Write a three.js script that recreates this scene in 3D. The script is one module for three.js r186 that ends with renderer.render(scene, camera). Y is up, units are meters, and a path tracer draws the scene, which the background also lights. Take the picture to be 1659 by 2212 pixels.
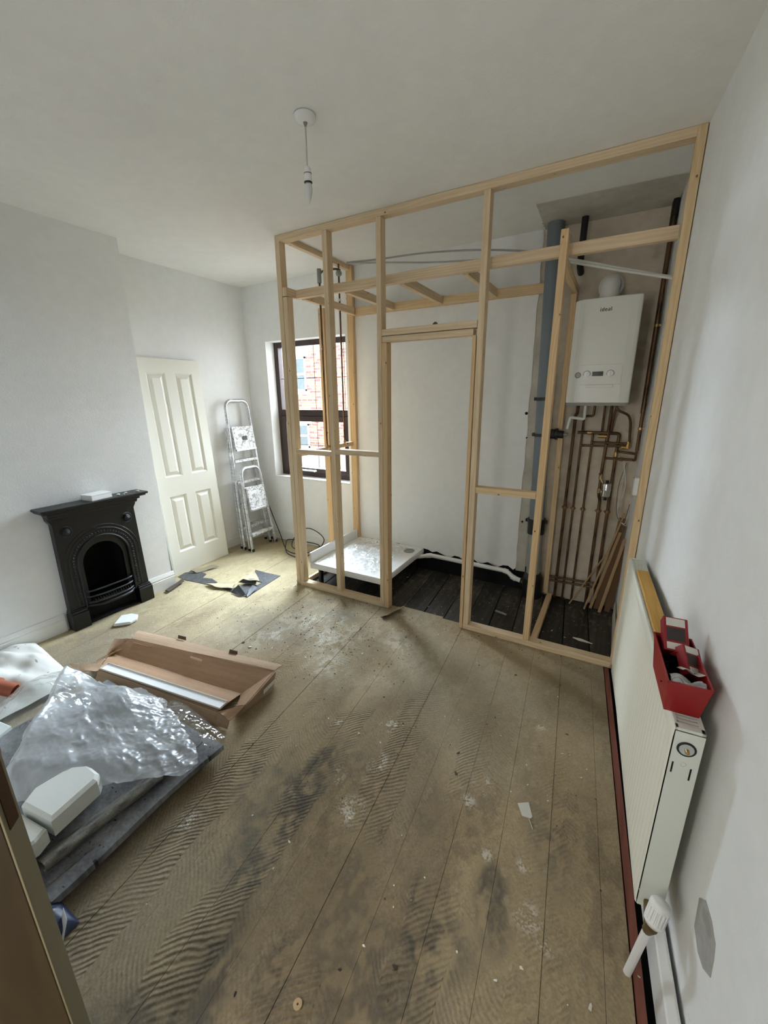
import * as THREE from 'three';
import { RoundedBoxGeometry } from 'three/addons/geometries/RoundedBoxGeometry.js';
import { mergeGeometries, mergeVertices, toCreasedNormals } from 'three/addons/utils/BufferGeometryUtils.js';
import { RectAreaLightUniformsLib } from 'three/addons/lights/RectAreaLightUniformsLib.js';

// ---------------------------------------------------------------- camera, daylight, exposure
RectAreaLightUniformsLib.init();
const scene = new THREE.Scene();
const renderer = new THREE.WebGLRenderer({ antialias: true });
renderer.toneMapping = THREE.LinearToneMapping;
renderer.toneMappingExposure = 1.86;
renderer.shadowMap.enabled = true;
renderer.shadowMap.type = THREE.PCFSoftShadowMap;
const camera = new THREE.PerspectiveCamera(2 * Math.atan(1106 / 878.86) * 180 / Math.PI, 1659 / 2212, 0.03, 120);
camera.position.set(3.6513, 1.6258, 3.4346);
camera.rotation.order = 'YXZ';
camera.rotation.set(-0.2758, 0.5127, -0.0095);
scene.background = new THREE.Color(0.93, 0.98, 1.04);       // flat white overcast sky
scene.backgroundIntensity = 4.2;
// the bright band of sky above the roofs, seen by the room through its window: a large soft source out in the open
const daylight = new THREE.RectAreaLight(new THREE.Color(0.82, 0.95, 1.13), 38, 6.0, 4.6);
daylight.position.set(-0.8, 3.6, -2.8);
daylight.lookAt(1.2, 1.0, 1.4);
daylight.name = 'sky_daylight';
// added fill light on the closed landing, lifting surfaces that face the doorway
const landing = new THREE.RectAreaLight(new THREE.Color(1.0, 0.97, 0.92), 4.4, 1.2, 1.5);
landing.position.set(2.75, 1.5, 4.93);
landing.lookAt(2.75, 1.4, 0);
landing.name = 'landing_fill';
for (const l of [daylight, landing]) { l.castShadow = true; scene.add(l); }

// ---------------------------------------------------------------- room measures (metres)
const H = 2.75, ZP = 0.8814, CB = 0.32, ZE = 1.429, ZN = 2.95, ZF = 3.95;
const wallX = (z) => z <= ZP ? 3.815 + 0.0276 * z : 3.8393 + 0.0844 * (z - ZP);   // face of the right wall

// ---------------------------------------------------------------- helpers
let seed = 7;
const rnd = () => { seed = (seed * 1664525 + 1013904223) >>> 0; return seed / 4294967296; };
const rr = (a, b) => a + (b - a) * rnd();
const hash = (x, y, s) => { let h = (Math.imul(x, 374761393) + Math.imul(y, 668265263) + Math.imul(s, 1431655781)) | 0; h = Math.imul(h ^ (h >>> 13), 1274126177); return ((h ^ (h >>> 16)) >>> 0) / 4294967296; };
function vnoise(x, y, s = 0, px = 0, py = 0) {
  let x0 = Math.floor(x), y0 = Math.floor(y); let fx = x - x0, fy = y - y0, x1 = x0 + 1, y1 = y0 + 1;
  fx = fx * fx * (3 - 2 * fx); fy = fy * fy * (3 - 2 * fy);
  if (px) { x0 = ((x0 % px) + px) % px; x1 = x1 % px; if (x1 < 0) x1 += px; y0 = ((y0 % py) + py) % py; y1 = y1 % py; if (y1 < 0) y1 += py; }
  const a = hash(x0, y0, s), b = hash(x1, y0, s), c = hash(x0, y1, s), d = hash(x1, y1, s);
  return a + (b - a) * fx + (c - a) * fy + (a - b - c + d) * fx * fy;
}
function fbm(x, y, o = 4, s = 0, px = 0, py = 0) { let v = 0, a = 0.5, t = 0; for (let i = 0; i < o; i++) { v += a * vnoise(x, y, s + i * 17, px, py); t += a; a *= 0.5; x += x; y += y; px += px; py += py; } return v / t; }
const clamp = (v, a = 0, b = 1) => Math.min(b, Math.max(a, v));
const sm = (a, b, v) => { v = clamp((v - a) / (b - a)); return v * v * (3 - 2 * v); };
const lerp = (a, b, t) => a + (b - a) * t;
function tex(w, h, fn, srgb = true) {                         // fn(u, v, i, j) -> [r, g, b] in 0..255 or one number 0..1
  const d = new Uint8Array(w * h * 4);
  for (let j = 0; j < h; j++) for (let i = 0; i < w; i++) {
    const c = fn((i + 0.5) / w, (j + 0.5) / h, i, j), k = (j * w + i) * 4;
    if (typeof c === 'number') d[k] = d[k + 1] = d[k + 2] = clamp(c) * 255; else { d[k] = clamp(c[0], 0, 255); d[k + 1] = clamp(c[1], 0, 255); d[k + 2] = clamp(c[2], 0, 255); }
    d[k + 3] = 255;
  }
  const t = new THREE.DataTexture(d, w, h); t.wrapS = t.wrapT = THREE.RepeatWrapping; t.magFilter = THREE.LinearFilter; t.minFilter = THREE.LinearMipmapLinearFilter; t.generateMipmaps = true;
  if (srgb) t.colorSpace = THREE.SRGBColorSpace; t.needsUpdate = true; return t;
}
const std = (o) => new THREE.MeshStandardMaterial(o);
const phy = (o) => new THREE.MeshPhysicalMaterial(o);
const rgb = (r, g, b) => new THREE.Color().setRGB(r / 255, g / 255, b / 255, THREE.SRGBColorSpace);
const v3 = (x, y, z) => new THREE.Vector3(x, y, z);

const taken = {};
const numbered = (n) => { const k = taken[n] = (taken[n] ?? -1) + 1; return k ? n + '_' + String(k).padStart(3, '0') : n; };
function thing(name, label, category, pos = [0, 0, 0], group) {
  const o = new THREE.Group(); o.name = numbered(name); o.position.set(...pos); o.userData = { label, category };
  if (group) o.userData.group = group; scene.add(o); return o;
}
function part(parent, name, geo, mat, label) {
  const m = new THREE.Mesh(geo, mat); m.name = name; m.castShadow = m.receiveShadow = true; if (label) m.userData.label = label; parent.add(m); return m;
}
function one(name, geo, mat, label, category, group) {        // a thing that is a single mesh
  const m = part(scene, numbered(name), geo, mat); m.userData = { label, category }; if (group) m.userData.group = group; return m;
}
function struct(name, geo, mat, label) {
  const m = geo ? part(scene, name, geo, mat) : new THREE.Group(); if (!geo) { m.name = name; scene.add(m); }
  m.userData = { kind: 'structure', label, category: name.split('_')[0] }; return m;
}
// uv in metres: grain axis runs along v
function uvm(g, grain = 'y', ou = 0, ov = 0) {
  if (g.index) g = g.toNonIndexed();
  const p = g.attributes.position, n = g.attributes.normal, uv = new Float32Array(p.count * 2), gi = 'xyz'.indexOf(grain);
  for (let i = 0; i < p.count; i++) {
    const P = [p.getX(i), p.getY(i), p.getZ(i)], t = i - i % 3;
    const N = [0, 0, 0]; for (let k = t; k < t + 3; k++) { N[0] += n.getX(k); N[1] += n.getY(k); N[2] += n.getZ(k); }
    const A = N.map(Math.abs); let m = A[0] > A[1] ? (A[0] > A[2] ? 0 : 2) : (A[1] > A[2] ? 1 : 2);
    let axes = [0, 1, 2].filter((a) => a !== m), v = axes.includes(gi) ? gi : axes[1], u = axes[0] === v ? axes[1] : axes[0];
    uv[2 * i] = P[u] + ou + m * 0.37; uv[2 * i + 1] = P[v] + ov;
  }
  g.setAttribute('uv', new THREE.BufferAttribute(uv, 2)); return g;
}
function bb(x0, x1, y0, y1, z0, z1, r = 0, grain = 'y', off = 0) {   // box between two corners, edges rounded by r
  const w = Math.abs(x1 - x0), h = Math.abs(y1 - y0), d = Math.abs(z1 - z0);
  const g = r > 0 ? new RoundedBoxGeometry(w, h, d, 1, Math.min(r, w * 0.49, h * 0.49, d * 0.49)) : new THREE.BoxGeometry(w, h, d);
  g.translate((x0 + x1) / 2, (y0 + y1) / 2, (z0 + z1) / 2);
  return uvm(g, grain, off, off * 1.7);
}
function join(gs) {
  gs = gs.map((g) => { g = g.index ? g.toNonIndexed() : g; for (const k of Object.keys(g.attributes)) if (!['position', 'normal', 'uv'].includes(k)) g.deleteAttribute(k); if (!g.attributes.uv) uvm(g); if (!g.attributes.normal) g.computeVertexNormals(); return g; });
  return mergeGeometries(gs);
}
function cyl(a, b, r, n = 14, r2 = r) {                        // cylinder between two points
  const A = a.isVector3 ? a : v3(...a), B = b.isVector3 ? b : v3(...b), d = B.clone().sub(A), L = d.length();
  const g = new THREE.CylinderGeometry(r2, r, L, n); g.translate(0, L / 2, 0);
  g.applyQuaternion(new THREE.Quaternion().setFromUnitVectors(v3(0, 1, 0), d.normalize())); g.translate(A.x, A.y, A.z); return g;
}
function pipe(pts, r, bend = 0.03, n = 10) {                   // a run of pipe with rounded bends and closed ends
  const P = pts.map((p) => v3(...p)), c = new THREE.CurvePath(); let last = P[0];
  for (let i = 1; i < P.length - 1; i++) {
    const a = P[i].clone().sub(P[i - 1]), b = P[i + 1].clone().sub(P[i]), k = Math.min(bend, a.length() * 0.45, b.length() * 0.45);
    const s = P[i].clone().addScaledVector(a.normalize(), -k), e = P[i].clone().addScaledVector(b.normalize(), k);
    c.add(new THREE.LineCurve3(last, s)); c.add(new THREE.QuadraticBezierCurve3(s, P[i], e)); last = e;
  }
  c.add(new THREE.LineCurve3(last, P[P.length - 1]));
  const q = []; c.curves.forEach((k, i) => { const m = k.isLineCurve3 ? 1 : 5; for (let j = i ? 1 : 0; j <= m; j++) q.push(k.getPoint(j / m)); });
  return sweep(q, r, n);
}
function sweep(q, r, n = 10, ry = r) {                         // polyline of points swept with a round (or oval) section, parallel transport
  const pos = [], idx = [], uv = [], N = q.length; let nrm = null, acc = 0; const nor = [];
  for (let i = 0; i < N; i++) {
    const t = q[Math.min(i + 1, N - 1)].clone().sub(q[Math.max(i - 1, 0)]).normalize();
    if (!nrm) nrm = Math.abs(t.y) < 0.9 ? v3(0, 1, 0).cross(t).normalize() : v3(1, 0, 0).cross(t).normalize();
    nrm.addScaledVector(t, -nrm.dot(t)).normalize(); const bn = t.clone().cross(nrm);
    if (i) acc += q[i].distanceTo(q[i - 1]);
    const R = typeof r === 'function' ? r(i / (N - 1)) : r, RY = typeof ry === 'function' ? ry(i / (N - 1)) : ry;
    for (let j = 0; j <= n; j++) { const a = j / n * Math.PI * 2, d = nrm.clone().multiplyScalar(Math.cos(a) * R).addScaledVector(bn, Math.sin(a) * RY); pos.push(q[i].x + d.x, q[i].y + d.y, q[i].z + d.z); d.normalize(); nor.push(d.x, d.y, d.z); uv.push(j / n * 0.1, acc); }
  }
  for (let i = 0; i < N - 1; i++) for (let j = 0; j < n; j++) { const a = i * (n + 1) + j, b = a + n + 1; idx.push(a, a + 1, b, b, a + 1, b + 1); }
  for (const [i, f] of [[0, 1], [N - 1, 0]]) {
    const c = pos.length / 3; const t = q[Math.min(i + 1, N - 1)].clone().sub(q[Math.max(i - 1, 0)]).normalize().multiplyScalar(f ? -1 : 1);
    pos.push(q[i].x, q[i].y, q[i].z); nor.push(t.x, t.y, t.z); uv.push(0, 0);
    for (let j = 0; j <= n; j++) { const s = (i * (n + 1) + j) * 3; pos.push(pos[s], pos[s + 1], pos[s + 2]); nor.push(t.x, t.y, t.z); uv.push(0, 0); }
    for (let j = 0; j < n; j++) f ? idx.push(c, c + 2 + j, c + 1 + j) : idx.push(c, c + 1 + j, c + 2 + j);
  }
  const g = new THREE.BufferGeometry(); g.setAttribute('position', new THREE.Float32BufferAttribute(pos, 3)); g.setAttribute('normal', new THREE.Float32BufferAttribute(nor, 3)); g.setAttribute('uv', new THREE.Float32BufferAttribute(uv, 2)); g.setIndex(idx); return g;
}
const curve = (pts, n = 40, closed = false) => new THREE.CatmullRomCurve3(pts.map((p) => v3(...p)), closed, 'centripetal').getPoints(n);
function poly(pts, holes = []) { const s = new THREE.Shape(pts.map((p) => new THREE.Vector2(...p))); for (const h of holes) s.holes.push(h.isPath ? h : new THREE.Path(h.map((p) => new THREE.Vector2(...p)))); return s; }
const rect = (x0, x1, y0, y1) => [[x0, y0], [x1, y0], [x1, y1], [x0, y1]];
function slabY(pts, y0, y1, bev = 0) {                          // a flat plate: outline given as [x, z], between two heights
  const g = new THREE.ExtrudeGeometry(poly(pts.map(([x, z]) => [x, -z])), { depth: y1 - y0 - 2 * bev, bevelEnabled: bev > 0, bevelSize: bev, bevelThickness: bev, bevelSegments: 1, bevelOffset: -bev });
  g.rotateX(-Math.PI / 2); g.translate(0, y0 + bev, 0); return uvm(g, 'z');
}
const lathe = (pts, n = 24) => new THREE.LatheGeometry(pts.map((p) => new THREE.Vector2(...p)), n);
function sheet(nu, nv, fn, thick = 0) {                         // parametric sheet, fn(u, v) -> [x, y, z]; with a thickness it gets a back and edges
  const P = []; for (let j = 0; j <= nv; j++) for (let i = 0; i <= nu; i++) P.push(fn(i / nu, j / nv));
  const id = (i, j) => j * (nu + 1) + i, idx = []; for (let j = 0; j < nv; j++) for (let i = 0; i < nu; i++) idx.push(id(i, j), id(i + 1, j), id(i, j + 1), id(i + 1, j), id(i + 1, j + 1), id(i, j + 1));
  const mk = (pos, ix) => { const g = new THREE.BufferGeometry(); g.setAttribute('position', new THREE.Float32BufferAttribute(pos.flat(), 3)); g.setIndex(ix); g.computeVertexNormals(); return g; };
  const uv = []; for (let j = 0; j <= nv; j++) for (let i = 0; i <= nu; i++) uv.push(i / nu, j / nv);
  const top = mk(P, idx); top.setAttribute('uv', new THREE.Float32BufferAttribute(uv, 2));
  if (!thick) return top;
  const n = top.attributes.normal, Q = P.map((p, k) => [p[0] - n.getX(k) * thick, p[1] - n.getY(k) * thick, p[2] - n.getZ(k) * thick]);
  const bot = mk(Q, idx.map((_, k) => idx[k - k % 3 + 2 - k % 3])); bot.setAttribute('uv', new THREE.Float32BufferAttribute(uv, 2));
  const rim = []; for (let i = 0; i <= nu; i++) rim.push(id(i, 0)); for (let j = 1; j <= nv; j++) rim.push(id(nu, j)); for (let i = nu - 1; i >= 0; i--) rim.push(id(i, nv)); for (let j = nv - 1; j > 0; j--) rim.push(id(0, j));
  const ep = [], ei = [], eu = []; rim.forEach((k) => { ep.push(P[k], Q[k]); eu.push(uv[2 * k], uv[2 * k + 1], uv[2 * k], uv[2 * k + 1]); });
  for (let k = 0; k < rim.length; k++) { const a = 2 * k, b = 2 * ((k + 1) % rim.length); ei.push(a, a + 1, b, b, a + 1, b + 1); }
  const e = mk(ep, ei); e.setAttribute('uv', new THREE.Float32BufferAttribute(eu, 2)); return join([top, bot, e]);
}
// a pixel of the photograph (1659 x 2212) on a plane x, y or z = value
const eye = v3(3.6513, 1.6258, 3.4346), gaze = new THREE.Quaternion().setFromEuler(new THREE.Euler(-0.2758, 0.5127, -0.0095, 'YXZ'));
function at(u, v, axis, val) { const d = v3((u - 829.5) / 878.86, -(v - 1106) / 878.86, -1).applyQuaternion(gaze), c = eye; return c.clone().addScaledVector(d, (val - c[axis]) / d[axis]); }
const atA = (u, v, axis, val) => at(u, v, axis, val).toArray();

// ---------------------------------------------------------------- textures and materials
const pineT = tex(256, 1024, (u, v) => {                        // .2 m across, 1.6 m along
  let k = 0, wob = (fbm(u * 3, v * 4, 3, 5, 3, 4) - 0.5) * 0.25;
  for (const [ku, kv, kr] of [[0.2, 0.13, 0.028], [0.68, 0.34, 0.02], [0.42, 0.55, 0.026], [0.85, 0.73, 0.03], [0.3, 0.9, 0.02], [0.58, 0.18, 0.014]]) {
    const du = (u - ku), dv = (v - kv) * 8, d = Math.hypot(du, dv * 0.75); k = Math.max(k, 1 - sm(kr * 0.6, kr, d)); wob += 0.05 * Math.exp(-d * d / (kr * kr * 9)) * Math.sign(du);
  }
  const g = 0.5 + 0.5 * Math.sin((u + wob) * 58 + fbm(u * 8, v * 3, 2, 9, 8, 3) * 5), f = fbm(u * 60, v * 12, 2, 3, 60, 12);
  const t = 0.35 * g + 0.4 * f, l = fbm(u * 4, v * 6, 3, 21, 4, 6) - 0.5;
  return [lerp(lerp(236, 208, t), 112, k * 0.85) + l * 16, lerp(lerp(214, 178, t), 82, k * 0.85) + l * 17, lerp(lerp(180, 136, t), 54, k * 0.85) + l * 19];
});
pineT.repeat.set(5, 1 / 1.6);
const pineB = tex(128, 512, (u, v) => 0.5 * fbm(u * 40, v * 8, 2, 3, 40, 8) + 0.5 * fbm(u * 6, v * 10, 3, 8, 6, 10), false); pineB.repeat.set(5, 1 / 1.6);
const pine = std({ map: pineT, bumpMap: pineB, bumpScale: 0.0008, roughness: 0.75 });
const pineWarm = std({ map: pineT, bumpMap: pineB, bumpScale: 0.0008, roughness: 0.75, color: rgb(252, 241, 224) });
const pinePale = std({ map: pineT, bumpMap: pineB, bumpScale: 0.0008, roughness: 0.75, color: rgb(250, 244, 232) });
const yellowWood = std({ map: pineT, bumpMap: pineB, bumpScale: 0.001, roughness: 0.8, color: rgb(226, 196, 122) });
const lathT = pineT.clone(); lathT.repeat.set(9, 0.8);
const lathWood = std({ map: lathT, roughness: 0.85, color: rgb(206, 192, 176) });
const lathBrown = std({ map: lathT, roughness: 0.85, color: rgb(132, 112, 98) });

const rollB = tex(512, 512, (u, v) => 0.6 * fbm(u * 90, v * 90, 2, 2, 90, 90) + 0.4 * fbm(u * 5, v * 5, 3, 6, 5, 5), false);
const rollUV = (t, m) => { const c = t.clone(); c.repeat.set(1 / m, 1 / m); return c; };
const paintT = tex(512, 512, (u, v) => { const a = fbm(u * 4, v * 4, 4, 31, 4, 4) - 0.5, b = fbm(u * 40, v * 40, 2, 33, 40, 40) - 0.5; const s = a * 9 + b * 5; return [251 + s, 251 + s, 250 + s]; });
const wallPaint = std({ map: rollUV(paintT, 1.7), color: rgb(243, 243, 241), bumpMap: rollUV(rollB, 0.6), bumpScale: 0.0006, roughness: 0.82 });
const ceilPaint = std({ map: rollUV(paintT, 2.1), color: rgb(247, 245, 239), bumpMap: rollUV(rollB, 0.6), bumpScale: 0.0006, roughness: 0.9 });
const rawT = tex(512, 512, (u, v) => { const a = fbm(u * 5, v * 5, 4, 41, 5, 5), b = fbm(u * 30, v * 30, 3, 43, 30, 30), c = sm(0.56, 0.7, fbm(u * 7, v * 7, 4, 47, 7, 7)); const s = (a - 0.5) * 46 + (b - 0.5) * 26; return [lerp(222 + s * 0.6, 186, c * 0.5), lerp(209 + s * 0.6, 166, c * 0.5), lerp(188 + s * 0.6, 140, c * 0.5)]; });
const rawPlaster = std({ map: rollUV(rawT, 1.1), bumpMap: rollUV(rollB, 0.25), bumpScale: 0.003, roughness: 0.95 });
const paleT = tex(256, 256, (u, v) => { const a = fbm(u * 5, v * 5, 4, 141, 5, 5) - 0.5, b = fbm(u * 24, v * 24, 3, 143, 24, 24) - 0.5, s = a * 34 + b * 18; return [200 + s, 194 + s, 180 + s]; });
const paleRaw = std({ map: rollUV(paleT, 0.9), roughness: 0.95 });
const patchGrey = std({ map: rollUV(rawT, 0.4), color: rgb(206, 216, 232), bumpMap: rollUV(rollB, 0.1), bumpScale: 0.002, roughness: 0.9 });
const gloss = std({ color: rgb(234, 233, 228), roughness: 0.35, bumpMap: rollUV(rollB, 0.3), bumpScale: 0.0004 });
const doorPaint = std({ color: rgb(234, 231, 217), roughness: 0.42, bumpMap: rollUV(rollB, 0.25), bumpScale: 0.0003 });
const whitePlastic = std({ color: rgb(242, 241, 237), roughness: 0.38 });
const whitePowder = std({ color: rgb(232, 231, 222), roughness: 0.32 });
const blackIron = std({ color: rgb(7, 8, 10), roughness: 0.30, bumpMap: rollUV(rollB, 0.12), bumpScale: 0.0012 });
const blackRough = std({ color: rgb(17, 16, 16), roughness: 0.9 });
const sootyT = tex(256, 256, (u, v) => { const a = fbm(u * 8, v * 8, 4, 51, 8, 8) * 26; return [4 + a * 0.5, 4 + a * 0.5, 4 + a * 0.5]; });
const sooty = std({ map: rollUV(sootyT, 0.3), roughness: 0.95 });  // soot in the firebox; painted shade below the plaster; near-black under the boards
const blackPlastic = std({ color: rgb(22, 22, 23), roughness: 0.45 });
const greyPlastic = std({ color: rgb(112, 122, 130), roughness: 0.5 });
const greyPale = std({ color: rgb(150, 154, 150), roughness: 0.55 });
const copperT = tex(256, 256, (u, v) => { const a = fbm(u * 6, v * 10, 4, 61, 6, 10), c = sm(0.45, 0.7, a); return [lerp(112, 74, c), lerp(84, 58, c), lerp(60, 42, c)]; });
const copper = std({ map: copperT, roughness: 0.45, metalness: 0.6 }); copperT.repeat.set(10, 2);
const copperBright = std({ color: rgb(150, 116, 84), roughness: 0.35, metalness: 0.9 });
const brass = std({ color: rgb(184, 152, 96), roughness: 0.35, metalness: 0.9 });
const chrome = std({ color: rgb(206, 206, 204), roughness: 0.22, metalness: 1 });
const aluT = tex(256, 256, (u, v) => { const a = fbm(u * 12, v * 12, 4, 71, 12, 12), s = sm(0.62, 0.68, fbm(u * 20, v * 20, 3, 73, 20, 20)); const g = 200 + (a - 0.5) * 60; return [lerp(g, 236, s), lerp(g + 1, 235, s), lerp(g + 3, 230, s)]; });
const alu = std({ map: rollUV(aluT, 0.3), roughness: 0.38, metalness: 0.75 });
const splatT = tex(512, 512, (u, v) => { const a = sm(0.06, 0.015, Math.abs(fbm(u * 7, v * 7, 4, 81, 7, 7) - 0.5)), b = sm(0.66, 0.70, fbm(u * 20, v * 20, 3, 83, 20, 20)); const g = 224 + (fbm(u * 5, v * 5, 3, 85, 5, 5) - 0.5) * 40; const k = Math.max(a * 0.55, b * 0.6); return [lerp(g, 96, k), lerp(g, 96, k), lerp(g - 3, 96, k)]; });
const splat = std({ map: rollUV(splatT, 0.32), roughness: 0.6, metalness: 0.1 });
const rubber = std({ color: rgb(28, 28, 28), roughness: 0.8 });
const upvcT = tex(256, 512, (u, v) => { const a = fbm(u * 30, v * 5, 3, 91, 30, 5); return [46 + a * 24, 32 + a * 15, 27 + a * 12]; });
const frameBrown = std({ map: rollUV(upvcT, 0.5), roughness: 0.5 });
const cardT = tex(256, 256, (u, v) => { const a = fbm(u * 5, v * 5, 4, 101, 5, 5) - 0.5, b = vnoise(u * 64, v * 4, 103, 64, 4) - 0.5; return [174 + a * 24 + b * 5, 146 + a * 22 + b * 5, 117 + a * 20 + b * 5]; });
const card = std({ map: rollUV(cardT, 0.5), roughness: 0.85 });
const cardIn = std({ map: rollUV(cardT, 0.5), color: rgb(244, 232, 222), roughness: 0.85 });
const feltT = tex(512, 512, (u, v) => { const a = fbm(u * 4, v * 4, 4, 111, 4, 4), b = fbm(u * 60, v * 60, 2, 113, 60, 60), s = 0.8 * sm(0.76, 0.82, fbm(u * 26, v * 26, 3, 117, 26, 26)); const g = 116 + (a - 0.5) * 90 + (b - 0.5) * 34; return [lerp(g, 28, s), lerp(g, 28, s), lerp(g + 1, 30, s)]; });
const felt = std({ map: rollUV(feltT, 0.7), roughness: 0.95 });
const feltPale = std({ map: rollUV(feltT, 0.5), color: rgb(255, 250, 232), roughness: 0.95 });
const feltDark = std({ map: rollUV(feltT, 0.7), color: rgb(96, 96, 100), roughness: 0.95 });
const poly1 = std({ color: rgb(226, 228, 220), roughness: 0.85, bumpMap: rollUV(rollB, 0.12), bumpScale: 0.0008 });
const clothT = tex(512, 512, (u, v) => { const a = fbm(u * 3, v * 3, 4, 121, 3, 3) - 0.5, w = (Math.sin(u * 900) * Math.sin(v * 900)) * 4, s = 0.6 * sm(0.80, 0.84, fbm(u * 18, v * 18, 3, 123, 18, 18)); return [lerp(214 + a * 30 + w, 120, s), lerp(212 + a * 30 + w, 116, s), lerp(204 + a * 30 + w, 108, s)]; });
const cloth = std({ map: rollUV(clothT, 0.8), roughness: 0.95 });
const film = phy({ color: rgb(242, 245, 245), roughness: 0.30, transmission: 0.72, thickness: 0, ior: 1.5, side: THREE.DoubleSide });
const filmThin = phy({ color: rgb(250, 252, 252), roughness: 0.08, transmission: 0.92, thickness: 0, ior: 1.5, side: THREE.DoubleSide });
const glass = phy({ color: rgb(250, 252, 252), roughness: 0.0, transmission: 1, thickness: 0, ior: 1.5 });
const cableBlack = std({ color: rgb(26, 24, 24), roughness: 0.6 });
const cableWhite = std({ color: rgb(226, 224, 216), roughness: 0.5 });
const redPlastic = std({ color: rgb(150, 22, 24), roughness: 0.42 });
const oldBoardT = tex(256, 1024, (u, v) => { const g = fbm(u * 26, v * 5, 4, 131, 26, 5), a = fbm(u * 3, v * 6, 4, 133, 3, 6), s = sm(0.66, 0.74, fbm(u * 14, v * 40, 3, 137, 14, 40)); const k = 58 + (g - 0.5) * 34 + (a - 0.5) * 46; return [lerp(k + 4, 116, s * 0.6), lerp(k - 1, 106, s * 0.6), lerp(k - 8, 92, s * 0.6)]; });
oldBoardT.repeat.set(4, 0.6);
const oldBoards = [255, 226, 206].map((k) => std({ map: oldBoardT, color: rgb(k, k, k - 4), roughness: 0.85, bumpMap: oldBoardT, bumpScale: 0.0012 }));
const redT = tex(128, 512, (u, v) => { const g = fbm(u * 20, v * 6, 4, 151, 20, 6) - 0.5; return [128 + g * 44, 74 + g * 32, 58 + g * 28]; }); redT.repeat.set(4, 0.6);
const redBoard = std({ map: redT, roughness: 0.6 });

// the trodden felt underlay that covers the boards: a waffle of slanting ridges, dust, dirt, spilt plaster and some painted brightness (4.3 m square)
const FS = 4.3, F0 = -0.05, FN = 2048;
// dark smears of dirt seen in the photograph: centre, half sizes along and across the boards, strength
const STAIN = [[2.70, 2.47, 0.20, 0.12, 0.9], [2.60, 2.66, 0.20, 0.07, 0.55], [2.77, 2.86, 0.26, 0.09, 0.8], [2.84, 3.02, 0.26, 0.07, 0.7], [2.98, 2.90, 0.18, 0.12, 0.45], [3.25, 2.50, 0.12, 0.08, 0.75], [3.17, 2.47, 0.08, 0.05, 0.7], [3.47, 2.41, 0.12, 0.05, 0.9], [3.38, 2.64, 0.14, 0.10, 0.55],
  [3.30, 2.66, 0.05, 0.05, 0.8], [3.2, 2.8, 0.16, 0.26, 0.55], [2.50, 2.28, 0.16, 0.06, 0.6], [2.93, 2.05, 0.2, 0.06, 0.4], [3.18, 2.30, 0.18, 0.07, 0.5], [3.62, 2.1, 0.14, 0.07, 0.4], [2.85, 2.2, 0.12, 0.2, 0.35], [3.05, 2.62, 0.15, 0.12, 0.4], [2.9, 3.15, 0.1, 0.28, 0.6], [2.4, 2.45, 0.2, 0.07, 0.45], [1.5, 1.5, 0.12, 0.2, 0.35], [2.0, 1.15, 0.08, 0.4, 0.3]];
const SPLAT = [[2.88, 2.15, 0.06], [2.83, 1.93, 0.06], [3.31, 2.13, 0.035], [3.34, 2.03, 0.05], [3.50, 1.55, 0.05], [3.45, 1.55, 0.03], [2.05, 1.45, 0.13], [2.2, 1.7, 0.12], [1.85, 1.35, 0.12], [2.0, 1.2, 0.06], [3.56, 2.27, 0.03], [3.60, 2.42, 0.05], [3.66, 2.47, 0.03], [3.43, 2.30, 0.03], [2.60, 2.05, 0.05], [2.35, 2.75, 0.05], [2.9, 2.4, 0.07], [2.75, 2.3, 0.05], [1.7, 1.6, 0.1]];
const hMap = new Uint8Array(FN * FN * 4), cMap = new Uint8Array(FN * FN * 4);
let c0, c1, c2;
function mix(r, g, b, t) { t = t < 0 ? 0 : t > 1 ? 1 : t; c0 += (r - c0) * t; c1 += (g - c1) * t; c2 += (b - c2) * t; }
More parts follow.
